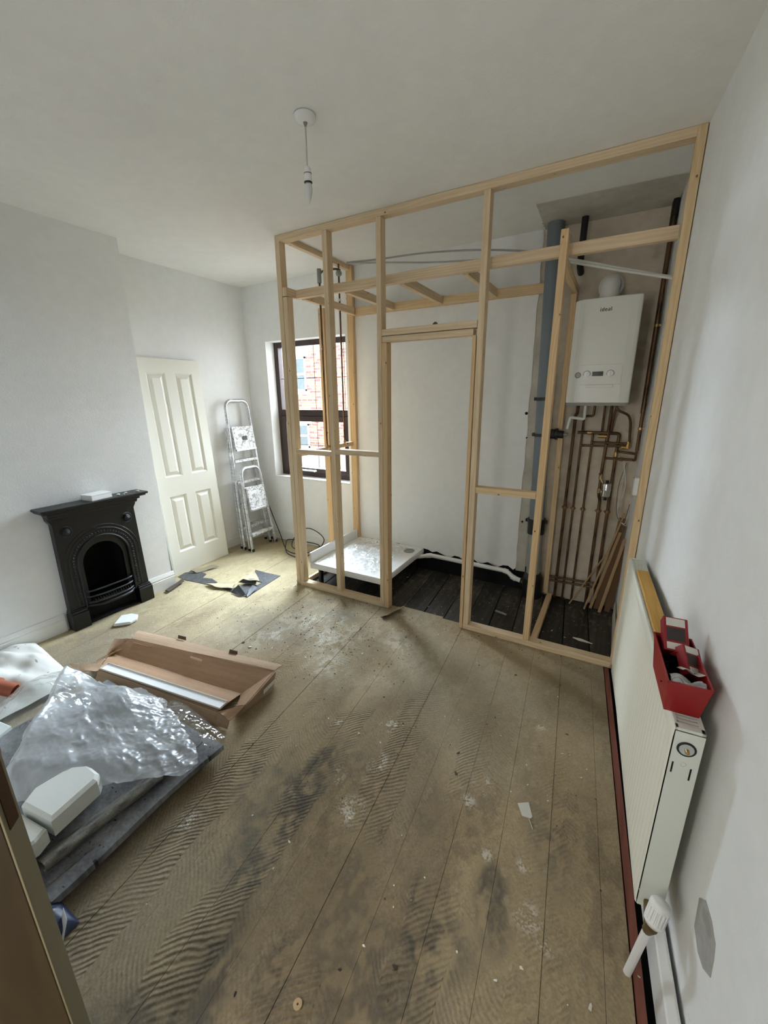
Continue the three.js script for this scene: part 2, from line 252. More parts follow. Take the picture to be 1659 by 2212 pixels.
for (let j = 0; j < FN; j++) {
 const z = F0 + (j + 0.5) / FN * FS, stains = STAIN.filter((q) => Math.abs(z - q[1]) < 2.6 * q[2]), splats = SPLAT.filter((q) => Math.abs(z - q[1]) < 2 * q[2]);
 for (let i = 0; i < FN; i++) {
  const x = F0 + (i + 0.5) / FN * FS, k = (j * FN + i) * 4, a = x - 0.08 * z;
  const w = fbm(x * 1.7, z * 1.7, 2, 201), w2 = fbm(x * 6, z * 4, 3, 207), g = fbm(x * 34, z * 24, 3, 215), fine = vnoise(x * 210, z * 210, 211) * 0.6 + vnoise(x * 420, z * 420, 213) * 0.4;
  const band = Math.floor(a / 0.16 + (w2 - 0.5) * 0.6), sg = band & 1 ? 1 : -1, q = (a * 0.9 + sg * z) * 0.72 + (w2 - 0.5) * 0.05;
  const mask = (sg > 0 ? 1 : 0.35) * sm(0.40, 0.58, fbm(x * 3.6, z * 3.0, 2, 221)) * (0.3 + 0.7 * sm(0.36, 0.58, w2)) * (0.6 + 0.4 * sm(0.3, 0.6, g)), ridge = 0.5 + 0.5 * Math.sin(q / 0.0140 * Math.PI * 2 + (g - 0.5) * 3.4), val = mask * (1 - ridge) * sm(0.30, 0.60, g);
  let st = 0; for (let m = 0; m < stains.length; m++) { const S = stains[m], dz = (z - S[1]) / S[2], dx = (x - S[0] - 0.25 * (z - S[1])) / S[3]; if (dx > 2.6 || dx < -2.6) continue; st = Math.max(st, S[4] * sm(1.05, 0.35, Math.hypot(dx, dz) * 0.75 + (w2 - 0.5) * 2.4 + (g - 0.5) * 1.3 + 0.1)); }
  st *= clamp(0.45 + 0.75 * val + (g - 0.5) * 1.6 + (fine - 0.5) * 0.7);
  let sp = 0; for (let m = 0; m < splats.length; m++) { const S = splats[m], d = Math.hypot(x - S[0], z - S[1]) / S[2]; if (d > 2) continue; sp = Math.max(sp, (1 - sm(0.3, 1.3, d)) * sm(0.50, 0.62, g * 0.6 + fine * 0.4)); }
  const dust = sm(1.1, 0.3, Math.hypot((x - 2.05) / 0.95, (z - 1.42) / 0.55) + (w2 - 0.5) * 1.1 + (g - 0.5) * 0.7 + (w - 0.5) * 0.6);  // pale mid-room zone: plaster dust, strengthened to paint in extra brightness
  const cleanLit = sm(0.25, -0.45, (x - 1.25) * 0.8 + (z - 1.65) * 0.75 + (w2 - 0.5) * 0.8 + (g - 0.5) * 0.4);       // straw colour towards the window: less trodden felt, partly window light painted in
  const dirt = sm(0.40, 0.64, fbm(x * 3.1, z * 2.2, 3, 241) * 0.75 + g * 0.25) * (1 - cleanLit * 0.6), grey = sm(0.42, 0.7, fbm(x * 1.3 + 5, z * 1.3, 2, 251)) * (1 - cleanLit);
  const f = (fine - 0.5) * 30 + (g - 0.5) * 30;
  c0 = lerp(166, 186, cleanLit); c1 = lerp(147, 172, cleanLit); c2 = lerp(115, 136, cleanLit);
  mix(206, 196, 172, dust * (0.35 + 0.65 * sm(0.36, 0.60, g)) * (1 - cleanLit)); mix(118, 102, 78, (dirt * 0.55 + 0.35 * sm(0.35, 0.65, g) * sm(0.2, 0.9, (x - 2.3) * 0.5 + (z - 1.9) * 0.7 + (w2 - 0.5))) * (1 - dust * 0.5)); mix(150, 142, 124, grey * 0.4); mix(104, 90, 68, val * 0.22 * (0.5 + dirt)); mix(50, 49, 46, st * 0.8); mix(212, 207, 194, sp * 0.6);  // brown deepens towards the doorway end: dimmer light painted in with the dirt
  cMap[k] = clamp(c0 + f, 0, 255); cMap[k + 1] = clamp(c1 + f, 0, 255); cMap[k + 2] = clamp(c2 + f, 0, 255); cMap[k + 3] = 255;
  hMap[k] = hMap[k + 1] = hMap[k + 2] = clamp(0.27 * ridge * mask + 0.30 * w2 + 0.18 * w + 0.16 * g + 0.08 * fine + sp * 0.06, 0, 1) * 255; hMap[k + 3] = 255;
 } }
const mkTex = (d, srgb) => { const t = new THREE.DataTexture(d, FN, FN); t.magFilter = THREE.LinearFilter; t.minFilter = THREE.LinearMipmapLinearFilter; t.generateMipmaps = true; t.wrapS = t.wrapT = THREE.ClampToEdgeWrapping; if (srgb) t.colorSpace = THREE.SRGBColorSpace; t.needsUpdate = true; return t; };
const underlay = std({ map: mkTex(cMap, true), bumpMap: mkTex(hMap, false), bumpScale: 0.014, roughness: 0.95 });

// ---------------------------------------------------------------- the room
const SEAM = []; for (let s = 3.625; s > -0.5; s -= 0.1683) SEAM.push(s);
const sl = (s, z) => s + 0.08 * z;
function floorStrip(s0, s1, z0, z1, y0, y1, r = 0.0015) {         // a board between two seams
  const g = slabY([[sl(s0, z0), z0], [sl(s1, z0), z0], [sl(s1, z1), z1], [sl(s0, z1), z1]], y0, y1, r); return g;
}
function floorUV(g) { const p = g.attributes.position, uv = new Float32Array(p.count * 2); for (let i = 0; i < p.count; i++) { uv[2 * i] = (p.getX(i) - F0) / FS; uv[2 * i + 1] = (p.getZ(i) - F0) / FS; } g.setAttribute('uv', new THREE.BufferAttribute(uv, 2)); return g; }
const floor = struct('floor', null, null, 'old boarded floor covered with trodden felt underlay');
part(floor, 'subfloor', bb(-0.1, 4.3, -0.14, -0.03, -0.1, 4.1), sooty);
const edges = [3.697, ...SEAM];
for (let i = 0; i < edges.length - 1; i++) {
  const s1 = edges[i] - 0.0005, s0 = edges[i + 1] + 0.0004, far = (s0 + s1) / 2 > 1.30;
  const z0 = far ? 0.80 + 0.018 * Math.sin(i * 2.3) : 0.0;
  const dy = [0, -0.0012, 0.0008, -0.0005][i % 4];
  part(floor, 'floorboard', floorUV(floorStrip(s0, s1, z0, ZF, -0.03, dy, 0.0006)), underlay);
}
part(floor, 'floorboard', slabY([[sl(3.701, 0.84), 0.84], [sl(3.727, 0.84), 0.84], [sl(3.727, ZF), ZF], [sl(3.701, ZF), ZF]], -0.03, -0.004, 0.001), redBoard, 'red varnished board along the wall');
const dark = [3.80, ...SEAM];
for (let i = 0; i < dark.length - 1 && dark[i] > 1.30; i++)
  part(floor, 'floorboard', floorStrip(Math.max(dark[i + 1], 1.27) + 0.003, dark[i] - 0.003, 0.0, 0.86, -0.05, [-0.014, -0.017, -0.0125][i % 3]), oldBoards[i % 3], 'dark old floorboard');

const pipeHole = Array.from({ length: 22 }, (_, i) => { const a = i / 22 * 6.2832, r = 0.072 + 0.012 * Math.sin(i * 2.7) + (i > 7 && i < 13 ? 0.012 : 0); return [3.13 + r * Math.cos(a), -0.092 + Math.max(r, 0) * Math.sin(a) * 0.95]; });   // broken out round the soil pipe
const plateXZ = (outline, y0, y1) => { const g = new THREE.ExtrudeGeometry(poly(outline, [pipeHole]), { depth: y1 - y0, bevelEnabled: false }); g.rotateX(-Math.PI / 2); g.translate(0, y0, 0); return uvm(g, 'z'); };
const ceiling = struct('ceiling', plateXZ(rect(-0.2, 4.3, -4.2, 0.25), H, H + 0.15), ceilPaint, 'plain white ceiling');
part(ceiling, 'upper_boarding', bb(2.9, 3.4, H + 0.15, H + 0.2, -0.25, 0.4), oldBoards[0]);
part(ceiling, 'plaster_patch', plateXZ([[3.055, -0.448], [3.82, -0.425], [3.81, -0.001], [3.045, -0.001]], H - 0.004, H - 0.0002), paleRaw, 'unpainted greyish plaster where a cupboard stood');
struct('wall_left', bb(-0.2, 0, -0.05, H + 0.02, -0.25, 4.2), wallPaint, 'plain pale wall of the left recess');
{ // chimney breast, hollow, with the fireplace opening
  const b = struct('wall_breast', null, null, 'projecting pale chimney breast around the fireplace');
  const front = new THREE.ExtrudeGeometry(poly(rect(-ZN, -ZE, 0, H), [rect(-2.19, -1.73, 0.0, 0.76)]), { depth: 0.1, bevelEnabled: false }); front.rotateY(Math.PI / 2); front.translate(CB - 0.1, 0, 0);
  part(b, 'front_face', uvm(front), wallPaint);
  part(b, 'return_face', bb(0, CB - 0.1, 0, H, ZE, ZE + 0.1), wallPaint);
  part(b, 'return_face', bb(0, CB - 0.1, 0, H, ZN - 0.1, ZN), wallPaint);
}
{ // back wall: dark raw masonry, a white skim on it that stops ragged above the boards and at the boiler corner
  const hole = rect(0.285, 1.325, 0.757, 2.205);
  const w = struct('wall_back', null, null, 'pale back wall with the window');
  const base = new THREE.ExtrudeGeometry(poly(rect(-0.2, 4.1, -0.05, H + 0.02), [hole]), { depth: 0.215, bevelEnabled: false }); base.translate(0, 0, -0.223);
  part(w, 'masonry', uvm(base), rawPlaster, 'bare brownish plaster of the boiler corner');
  const e = [[0, 0], [1.42, 0]]; for (let x = 1.44; x < 3.02; x += 0.045) e.push([x, 0.168 + 0.012 * Math.sin(x * 41) + rr(-0.008, 0.008) + (x < 2.3 ? 0.02 : 0)]);
  for (let y = 0.17; y < 2.7; y += 0.09) e.push([3.034 + rr(-0.006, 0.006), y]);
  e.push([3.03, H], [0, H]);
  const skim = new THREE.ExtrudeGeometry(poly(e, [hole]), { depth: 0.009, bevelEnabled: false }); skim.translate(0, 0, -0.009);
  part(w, 'white_skim', uvm(skim), wallPaint);
  part(w, 'scar', slabXY([[3.036, 0.15], [3.115, 0.15], [3.105, 1.3], [3.085, 2.3], [3.07, 2.42], [3.04, 2.42]], -0.008, -0.004), paleRaw, 'pale bare plaster strip');
  for (const [x, y, r] of [[2.225, 2.200, 0.024], [3.018, 1.490, 0.012], [3.058, 0.599, 0.009], [3.035, 1.30, 0.006]]) part(w, 'wall_mark', cyl([x, y, -0.006], [x, y, 0.0012], r, 9), r > 0.02 ? std({ color: rgb(92, 80, 68), roughness: 0.95 }) : blackRough, 'dark hole in the plaster');
  part(w, 'shade_strip', bb(1.44, 3.17, -0.02, 0.20, -0.0079, -0.005), sooty, 'black strip painted for the shade below the plaster');  // black strip stands in for the shade under the ragged plaster edge
}
function slabXY(pts, z0, z1) { const g = new THREE.ExtrudeGeometry(poly(pts), { depth: z1 - z0, bevelEnabled: false }); g.translate(0, 0, z0); return uvm(g); }
{
  const zs = [-0.25, 0, ZP, 4.2], o = zs.map((z) => [wallX(Math.max(z, 0)), z]);
  struct('wall_right', slabY([...o, [4.35, 4.2], [4.35, -0.25]], -0.05, H + 0.02), wallPaint, 'plain pale wall behind the radiator');
}
{ // wall behind the camera with the doorway to a landing
  const g = new THREE.ExtrudeGeometry(poly([[-0.2, -0.05], [2.30, -0.05], [2.30, 2.04], [3.09, 2.04], [3.09, -0.05], [4.35, -0.05], [4.35, H + 0.02], [-0.2, H + 0.02]]), { depth: 0.15, bevelEnabled: false }); g.translate(0, 0, ZF);
  struct('wall_front', uvm(g), wallPaint, 'pale wall with the doorway to the landing');
  const l = struct('wall_landing', null, null, 'plain landing beyond the doorway');
  part(l, 'end_face', bb(1.9, 3.6, -0.05, 2.4, 4.95, 5.05), wallPaint); part(l, 'side_face', bb(1.8, 1.9, -0.05, 2.4, 4.1, 5.05), wallPaint); part(l, 'side_face', bb(3.6, 3.7, -0.05, 2.4, 4.1, 5.05), wallPaint);
  part(l, 'soffit', bb(1.8, 3.7, 2.4, 2.5, 4.1, 5.05), ceilPaint); part(l, 'boarding', bb(1.8, 3.7, -0.14, -0.01, 4.1, 5.05), oldBoards[0]);
}
// skirting boards: moulded section along the wall
{ const s = new THREE.ExtrudeGeometry(poly([[0, 0], [0.018, 0], [0.018, 0.09], [0.013, 0.095], [0.017, 0.102], [0.011, 0.12], [0.006, 0.132], [0, 0.132]]), { depth: 1.34, bevelEnabled: false });
  const p = s.attributes.position; for (let i = 0; i < p.count; i++) p.setXYZ(i, 0.018 + p.getZ(i), p.getY(i), p.getX(i)); s.computeVertexNormals();
  struct('baseboard_back', uvm(s), gloss, 'white skirting below the window'); }
function skirtZ(name, x, z0, z1, h, label, xf = null) {             // along z, face towards +x (or towards -x when xf gives the wall line)
  const s = new THREE.ExtrudeGeometry(poly([[0, 0], [0.018, 0], [0.018, h * 0.66], [0.013, h * 0.7], [0.017, h * 0.77], [0.011, h * 0.9], [0.006, h], [0, h]]), { depth: z1 - z0, bevelEnabled: false });
  const p = s.attributes.position; for (let i = 0; i < p.count; i++) { const z = z0 + p.getZ(i); p.setXYZ(i, xf ? xf(z) - p.getX(i) : x + p.getX(i), p.getY(i), z); } s.computeVertexNormals();
  return struct(name, uvm(s, 'z'), gloss, label);
}
skirtZ('baseboard_left', 0, 0.0, ZE, 0.112, 'white skirting in the left recess');
skirtZ('baseboard_breast', CB, ZE - 0.018, 1.645, 0.135, 'short white skirting between fireplace and recess corner');
skirtZ('baseboard_near', CB, 2.275, ZN, 0.135, 'white skirting left of the fireplace');
skirtZ('baseboard_right', 0, ZP + 0.02, ZF, 0.16, 'white skirting standing off the wall below the radiator', (z) => wallX(z) - 0.012);
one('plaster_repair', (() => { const P = [[2.457, 0.446], [2.470, 0.368], [2.515, 0.352], [2.551, 0.362], [2.585, 0.395], [2.578, 0.44], [2.567, 0.472], [2.53, 0.485], [2.485, 0.481]]; const g = new THREE.ExtrudeGeometry(poly(P), { depth: 0.0015, bevelEnabled: false }); const p = g.attributes.position; for (let i = 0; i < p.count; i++) { const z = p.getX(i); p.setXYZ(i, wallX(z) - 0.0015 + p.getZ(i), p.getY(i), z); } g.computeVertexNormals(); return uvm(g); })(), patchGrey, 'grey unpainted plaster repair on the wall beside the radiator valve', 'plaster patch');

// ---------------------------------------------------------------- window and the view beyond it
{
  const w = struct('window_1', null, null, 'dark brown framed window with leaded panes');
  const x0 = 0.285, x1 = 1.325, y0 = 0.757, y1 = 2.205, zf = -0.12, zb = -0.19;
  const fr = (a, b, c, d, z0 = zb, z1 = zf) => bb(a, b, c, d, z0, z1, 0.006);
  part(w, 'frame', join([fr(x0, x0 + 0.06, y0, y1), fr(x1 - 0.06, x1, y0, y1), fr(x0 + 0.06, x1 - 0.06, y1 - 0.06, y1), fr(x0 + 0.06, x1 - 0.06, y0, y0 + 0.055), fr(x0 + 0.06, x1 - 0.06, 1.43, 1.50)]), frameBrown);
  const sash = part(w, 'sash', join([fr(x0 + 0.06, x0 + 0.125, y0 + 0.055, 1.43, zb + 0.015, zf + 0.02), fr(x1 - 0.125, x1 - 0.06, y0 + 0.055, 1.43, zb + 0.015, zf + 0.02), fr(x0 + 0.125, x1 - 0.125, 1.375, 1.43, zb + 0.015, zf + 0.02), fr(x0 + 0.125, x1 - 0.125, y0 + 0.055, y0 + 0.11, zb + 0.015, zf + 0.02)]), frameBrown);
  const hd = part(sash, 'handle', join([bb(0.62, 0.80, 0.832, 0.850, zf + 0.03, zf + 0.045, 0.006), cyl([0.80, 0.841, zf + 0.018], [0.80, 0.841, zf + 0.05], 0.012)]), whitePlastic, 'cream window handle');
  hd.rotation.z = 0.0;
  part(w, 'pane', bb(x0 + 0.055, x1 - 0.055, 1.495, y1 - 0.055, -0.158, -0.152), glass);
  part(w, 'pane', bb(x0 + 0.12, x1 - 0.12, y0 + 0.105, 1.38, -0.158, -0.152), glass);
  const lead = std({ color: rgb(66, 64, 62), roughness: 0.5, metalness: 0.4 });
  const L = []; for (const x of [0.43, 0.81, 1.19]) { L.push(bb(x - 0.003, x + 0.003, 1.5, y1 - 0.06, -0.1515, -0.150)); L.push(bb(x - 0.003, x + 0.003, y0 + 0.11, 1.375, -0.1515, -0.150)); }
  L.push(bb(x0 + 0.06, x1 - 0.06, 1.822, 1.828, -0.1515, -0.150), bb(x0 + 0.125, x1 - 0.125, 1.117, 1.123, -0.1515, -0.150));
  part(w, 'leading', join(L), lead);
  for (const [a, b, c, d] of [[x0, x0 + 0.007, y0, y1], [x1 - 0.007, x1, y0, y1], [x0 + 0.007, x1 - 0.007, y1 - 0.007, y1]]) part(w, 'reveal', bb(a, b, c, d, zf - 0.02, 0.0015), wallPaint, 'white painted reveal');
  part(w, 'sill_board', bb(x0 + 0.002, x1 - 0.002, y0 - 0.004, y0 + 0.012, zf, 0.012, 0.003), gloss, 'white painted sill');
}
const brickT = tex(512, 512, (u, v, i, j) => {                    // far brickwork, bricks of a few pixels in the picture
  const row = Math.floor(v * 24), uu = u * 9 + (row & 1) * 0.5, col = Math.floor(uu), fx = uu - col, fy = v * 24 - row; const m = fx < 0.05 || fy < 0.14, k = hash(col % 9, row, 3), h = hash(col % 9, row, 8) > 0.72;
  const n = (vnoise(u * 80, v * 80, 4, 80, 80) - 0.5) * 16; if (m) return [196 + n, 184 + n, 172 + n];
  return h ? [118 + n, 82 + n, 78 + n] : [lerp(176, 206, k) + n, lerp(98, 122, k) + n, lerp(78, 98, k) + n];
});
const brickFar = std({ map: rollUV(brickT, 2.0), roughness: 0.9 });
const stone = std({ color: rgb(225, 220, 208), roughness: 0.8 }), slate = std({ color: rgb(128, 130, 134), roughness: 0.7 }), paneDark = std({ color: rgb(70, 84, 88), roughness: 0.1 });
function house(name, label, x0, x1, y0, y1, z, depth, wins, brick) {
  const h = thing(name, label, 'building');
  part(h, 'wall', bb(x0, x1, y0, y1, z - depth, z), brick);
  for (const [a, b, c, d] of wins) {
    part(h, 'lintel', bb(a - 0.12, b + 0.12, d, d + 0.24, z - 0.05, z + 0.03, 0.01), stone); part(h, 'sill', bb(a - 0.1, b + 0.1, c - 0.11, c, z - 0.05, z + 0.07, 0.01), stone);
    const f = part(h, 'window', join([bb(a, a + 0.06, c, d, z - 0.02, z + 0.02), bb(b - 0.06, b, c, d, z - 0.02, z + 0.02), bb(a, b, c, c + 0.06, z - 0.02, z + 0.02), bb(a, b, d - 0.06, d, z - 0.02, z + 0.02), bb(a, b, (c + d) / 2 - 0.03, (c + d) / 2 + 0.03, z - 0.02, z + 0.03)]), whitePlastic);
    part(f, 'pane', bb(a + 0.05, b - 0.05, c + 0.05, d - 0.05, z - 0.01, z + 0.005), paneDark);
  }
  return h;
}
{
  const h = house('terraced_house', 'red brick terraced house with stone lintels across the yard', -9, -0.6, -4, 4.4, -7, 4, [[-5.75, -4.95, 1.82, 2.84], [-5.75, -4.95, 0.05, 0.82], [-3.3, -2.5, 1.7, 2.9], [-7.9, -7.1, 1.8, 2.85]], brickFar);
  part(h, 'roof', (() => { const g = new THREE.ExtrudeGeometry(poly([[-7 + 0.2, 4.4], [-11.2, 4.4], [-9.1, 6.2]].map(([z, y]) => [z, y])), { depth: 8.4, bevelEnabled: false }); const p = g.attributes.position; for (let i = 0; i < p.count; i++) p.setXYZ(i, -9 + p.getZ(i), p.getY(i), p.getX(i)); g.computeVertexNormals(); return uvm(g); })(), slate, 'grey slate roof');
  const s = thing('lean_to', 'low lean-to outhouse with a pale slate roof below the window', 'outbuilding');
  part(s, 'wall', bb(-7, -1.5, -4, -1.0, -6.75, -4.2), brickFar);
  const gs = []; for (let r = 0; r < 9; r++) { const t = r / 9, g = bb(-7.1, -1.4, -0.012, 0.012, -0.18, 0.2); g.rotateX(0.33); g.translate(0, lerp(-0.05, -0.98, t), lerp(-6.62, -4.2, t)); gs.push(g); }
  for (const g of gs) part(s, 'slate_course', g, slate);
  struct('ground_outside', bb(-30, 20, -4.2, -4, -40, -0.6), std({ color: rgb(150, 148, 142), roughness: 0.95 }), 'paved yard outside');
}

// ---------------------------------------------------------------- timber stud partition
{
  const P = thing('stud_partition', 'bare pine stud frame with a doorway, boxing in shower and boiler corner', 'partition frame');
  const zf = ZP, zb = ZP - 0.064; let o = 0;
  const T = (name, x0, x1, y0, y1, z0, z1, grain = 'y', mat = pine, lean = 0) => { o += 0.31; const m = part(P, name, bb(x0, x1, y0, y1, z0, z1, 0.0025, grain, o), mat); if (lean) { const c = (x0 + x1) / 2; m.geometry.translate(-c, -y0, 0); m.position.set(c, y0, 0); m.rotation.z = lean; } return m; };
  T('top_plate', 1.366, 3.800, 2.709, H - 0.001, zb, zf, 'x');
  T('stud', 1.305, 1.347, 0.001, H - 0.002, zb, zf, 'y', pine, -0.0075);
  T('stud', 1.349, 1.389, 0.041, 2.345, zb, zf, 'y', pine, -0.0085);
  T('stud', 1.748, 1.789, 0.041, 2.708, zb, zf);
  T('stud', 2.172, 2.208, 0.002, 2.708, zb, zf);
  T('stud', 2.209, 2.246, 0.002, 1.976, zb, zf, 'y', pineWarm);
  T('lintel', 2.209, 2.857, 2.017, 2.057, zb, zf, 'x');
  T('lintel', 2.209, 2.836, 1.977, 2.013, zb, zf - 0.004, 'x');
  T('stud', 2.860, 2.898, 0.041, 2.708, zb, zf);
  T('door_lining', 2.832, 2.855, 0.002, 1.976, zb - 0.01, zf, 'y', pineWarm);
  T('stud', 3.277, 3.315, 0.041, 2.448, zb, zf, 'y', pineWarm);
  T('stud', 3.799, 3.836, 0.001, H - 0.001, zb, zf, 'y', pinePale);
  T('sole_plate', 1.30, 2.208, 0.0005, 0.040, zb, zf, 'x');
  T('sole_plate', 2.858, 3.836, 0.0005, 0.040, zb, zf, 'x');
  T('rail', 1.385, 3.798, 2.350, 2.409, 0.735, 0.774, 'x');
  T('packer', 1.367, 1.407, 2.350, 2.409, 0.7745, zf, 'z');
  T('ledger', 1.43, 3.075, 2.337, 2.402, 0.0005, 0.038, 'x', pinePale);
  for (const x of [1.4255, 1.823, 2.266, 2.705]) T('joist', x, x + 0.037, 2.343, 2.402, 0.0385, 0.7345, 'z');
  T('side_plate', 1.370, 1.410, 2.709, H - 0.001, 0.042, zb - 0.001, 'z');
  T('side_stud', 1.368, 1.432, 0.2055, H - 0.002, 0.0005, 0.040, 'y', pineWarm, 0);
  T('side_stud', 1.345, 1.405, 0.041, 2.342, 0.40, 0.438, 'y', pineWarm);
  T('side_sole_plate', 1.345, 1.373, 0.0005, 0.040, 0.04, zb - 0.001, 'z');
  T('noggin', 1.400, 1.747, 1.183, 1.221, zb, zf, 'x', pine);
  T('noggin', 1.790, 2.171, 1.203, 1.241, zb, zf, 'x', pine);
  T('noggin', 2.899, 3.276, 1.015, 1.055, zb, zf, 'x', pinePale);
  T('side_noggin', 1.352, 1.392, 1.155, 1.193, 0.439, zb - 0.001, 'z');
  T('side_noggin', 1.362, 1.402, 1.165, 1.203, 0.041, 0.399, 'z');
  // short frame that closes off the boiler corner
  T('floor_plate', 3.318, 3.358, -0.012, 0.030, 0.06, zb - 0.001, 'z', pineWarm);
  T('corner_stud', 3.262, 3.300, 1.376, 2.300, 0.030, 0.068, 'y', pineWarm, 0.0);
  T('corner_stud', 3.285, 3.323, 0.031, 1.318, 0.030, 0.068, 'y', pinePale, 0.010);
  T('corner_rail', 3.268, 3.306, 2.300, 2.349, 0.030, 0.80, 'z', pinePale);
}

// ---------------------------------------------------------------- shower tray and waste
{
  const t = thing('shower_tray', 'white square shower tray raised on legs inside the pine frame', 'shower tray');
  const x0 = 1.408, x1 = 2.165, z0 = 0.003, z1 = 0.813;
  part(t, 'body', bb(x0, x1, 0.150, 0.196, z0, z1, 0.008), whitePlastic);
  const g = new THREE.ExtrudeGeometry(poly(rect(x0 + 0.004, x1 - 0.004, -z1 + 0.004, -z0 - 0.004), [rect(x0 + 0.05, x1 - 0.05, -z1 + 0.05, -z0 - 0.05)]), { depth: 0.004, bevelEnabled: true, bevelSize: 0.004, bevelThickness: 0.004, bevelOffset: -0.004, bevelSegments: 2 }); g.rotateX(-Math.PI / 2); g.translate(0, 0.196, 0);
  part(t, 'rim', uvm(g), whitePlastic);
  const d = part(t, 'drain', join([new THREE.TorusGeometry(0.048, 0.005, 8, 32).rotateX(Math.PI / 2).translate(2.062, 0.199, 0.125), cyl([2.062, 0.195, 0.125], [2.062, 0.1975, 0.125], 0.046, 28)]), greyPale, 'round grey waste outlet');
  for (const [x, z] of [[1.47, 0.08], [2.1, 0.08], [1.47, 0.74], [2.1, 0.74], [1.78, 0.4]]) part(t, 'leg', cyl([x, -0.013, z], [x, 0.151, z], 0.022, 14), blackPlastic);
  const u = thing('upstand_board', 'white narrow board standing on edge along the shower tray', 'board');
  part(u, 'board', bb(1.409, 1.423, 0.2045, 0.298, 0.045, 0.812, 0.002), gloss);
  const trayFilm = phy({ color: rgb(252, 253, 253), roughness: 0.22, transmission: 0.72, thickness: 0, ior: 1.5, side: THREE.DoubleSide });
  const f = one('protective_film', sheet(110, 110, (a, b) => { const x = lerp(1.49, 2.03, a), z = lerp(0.07, 0.74, b), cx = x - 1.80, cz = z - 0.40, r = Math.hypot(cx, cz * 0.9); const ring = Math.exp(-((r - 0.17) ** 2) / 0.003), n = fbm(x * 22 + cz * 9, z * 22, 3, 301) - 0.5, c = Math.abs(fbm(x * 9 - z * 5, z * 11, 3, 305) - 0.5); return [x + n * 0.01, 0.199 + 0.004 + ring * 0.018 * (0.4 + 1.6 * Math.max(0, n + 0.25)) + 0.016 * Math.max(0, 0.10 - c) / 0.10 * (0.3 + ring) + 0.006 * Math.abs(fbm(x * 40, z * 36 + x * 20, 2, 309) - 0.5) * 4, z]; }), trayFilm, 'crinkled clear protective film lying on the shower tray', 'film');
  f.castShadow = false;
  const w = thing('waste_pipe', 'white plastic waste pipe running along the wall to the soil stack', 'pipe');
  part(w, 'tube', pipe([[2.07, 0.135, 0.13], [2.16, 0.140, 0.075], [2.25, 0.163, 0.052], [2.975, 0.150, 0.050], [3.035, 0.112, 0.075], [3.12, 0.095, 0.080]], 0.020, 0.03, 14), whitePlastic);
  for (const [a, b] of [[[2.215, 0.154, 0.061], [2.265, 0.163, 0.052]], [[2.945, 0.1505, 0.050], [2.985, 0.144, 0.054]], [[3.02, 0.118, 0.07], [3.06, 0.104, 0.078]]]) part(w, 'coupling', cyl(a, b, 0.0235, 16), whitePlastic);
}
// ---------------------------------------------------------------- soil stack
{
  const s = thing('soil_stack', 'grey plastic soil pipe rising beside the boiler with black collars', 'soil pipe', [0, 0, 0]);
  const c = (y) => [lerp(3.200, 3.126, y / H), y, 0.088];
  part(s, 'upper_pipe', cyl(c(0.60), c(H - 0.002), 0.055, 28), greyPlastic);
  part(s, 'lower_pipe', cyl(c(0.14), c(0.60), 0.055, 28), greyPale);
  part(s, 'collar', join([cyl(c(0.545), c(0.66), 0.066, 28), cyl(c(0.64), c(0.668), 0.070, 28), bb(c(0.65)[0] - 0.085, c(0.65)[0] + 0.085, 0.635, 0.66, 0.078, 0.098, 0.004)]), blackPlastic, 'black rubber connector');
  part(s, 'boot', join([cyl(c(-0.013), c(0.15), 0.078, 28), cyl(c(0.15), c(0.20), 0.078, 28, 0.060), cyl([3.10, 0.095, 0.080], [3.16, 0.09, 0.085], 0.034, 18)]), blackPlastic, 'black boot at the floor');
  for (const y of [1.60, 1.335]) part(s, 'pipe_clip', join([cyl(c(y - 0.012), c(y + 0.012), 0.0585, 28), bb(c(y)[0] - 0.075, c(y)[0] - 0.05, y - 0.012, y + 0.012, 0.03, 0.1, 0.003)]), blackPlastic);
  part(s, 'branch', join([cyl([c(1.335)[0] + 0.05, 1.345, 0.092], [3.258, 1.345, 0.10], 0.036, 18), cyl([3.25, 1.345, 0.10], [3.315, 1.343, 0.105], 0.028, 18), cyl([3.258, 1.345, 0.10], [3.275, 1.345, 0.10], 0.042, 18)]), blackPlastic, 'black branch for the condensate pipe');
  one('vent_pipe', pipe([[3.305, H - 0.005, 0.10], [3.303, 2.46, 0.10], [3.303, 2.44, 0.002]], 0.021, 0.03, 14), blackPlastic, 'short black pipe dropping from the ceiling beside the soil pipe', 'pipe');
}
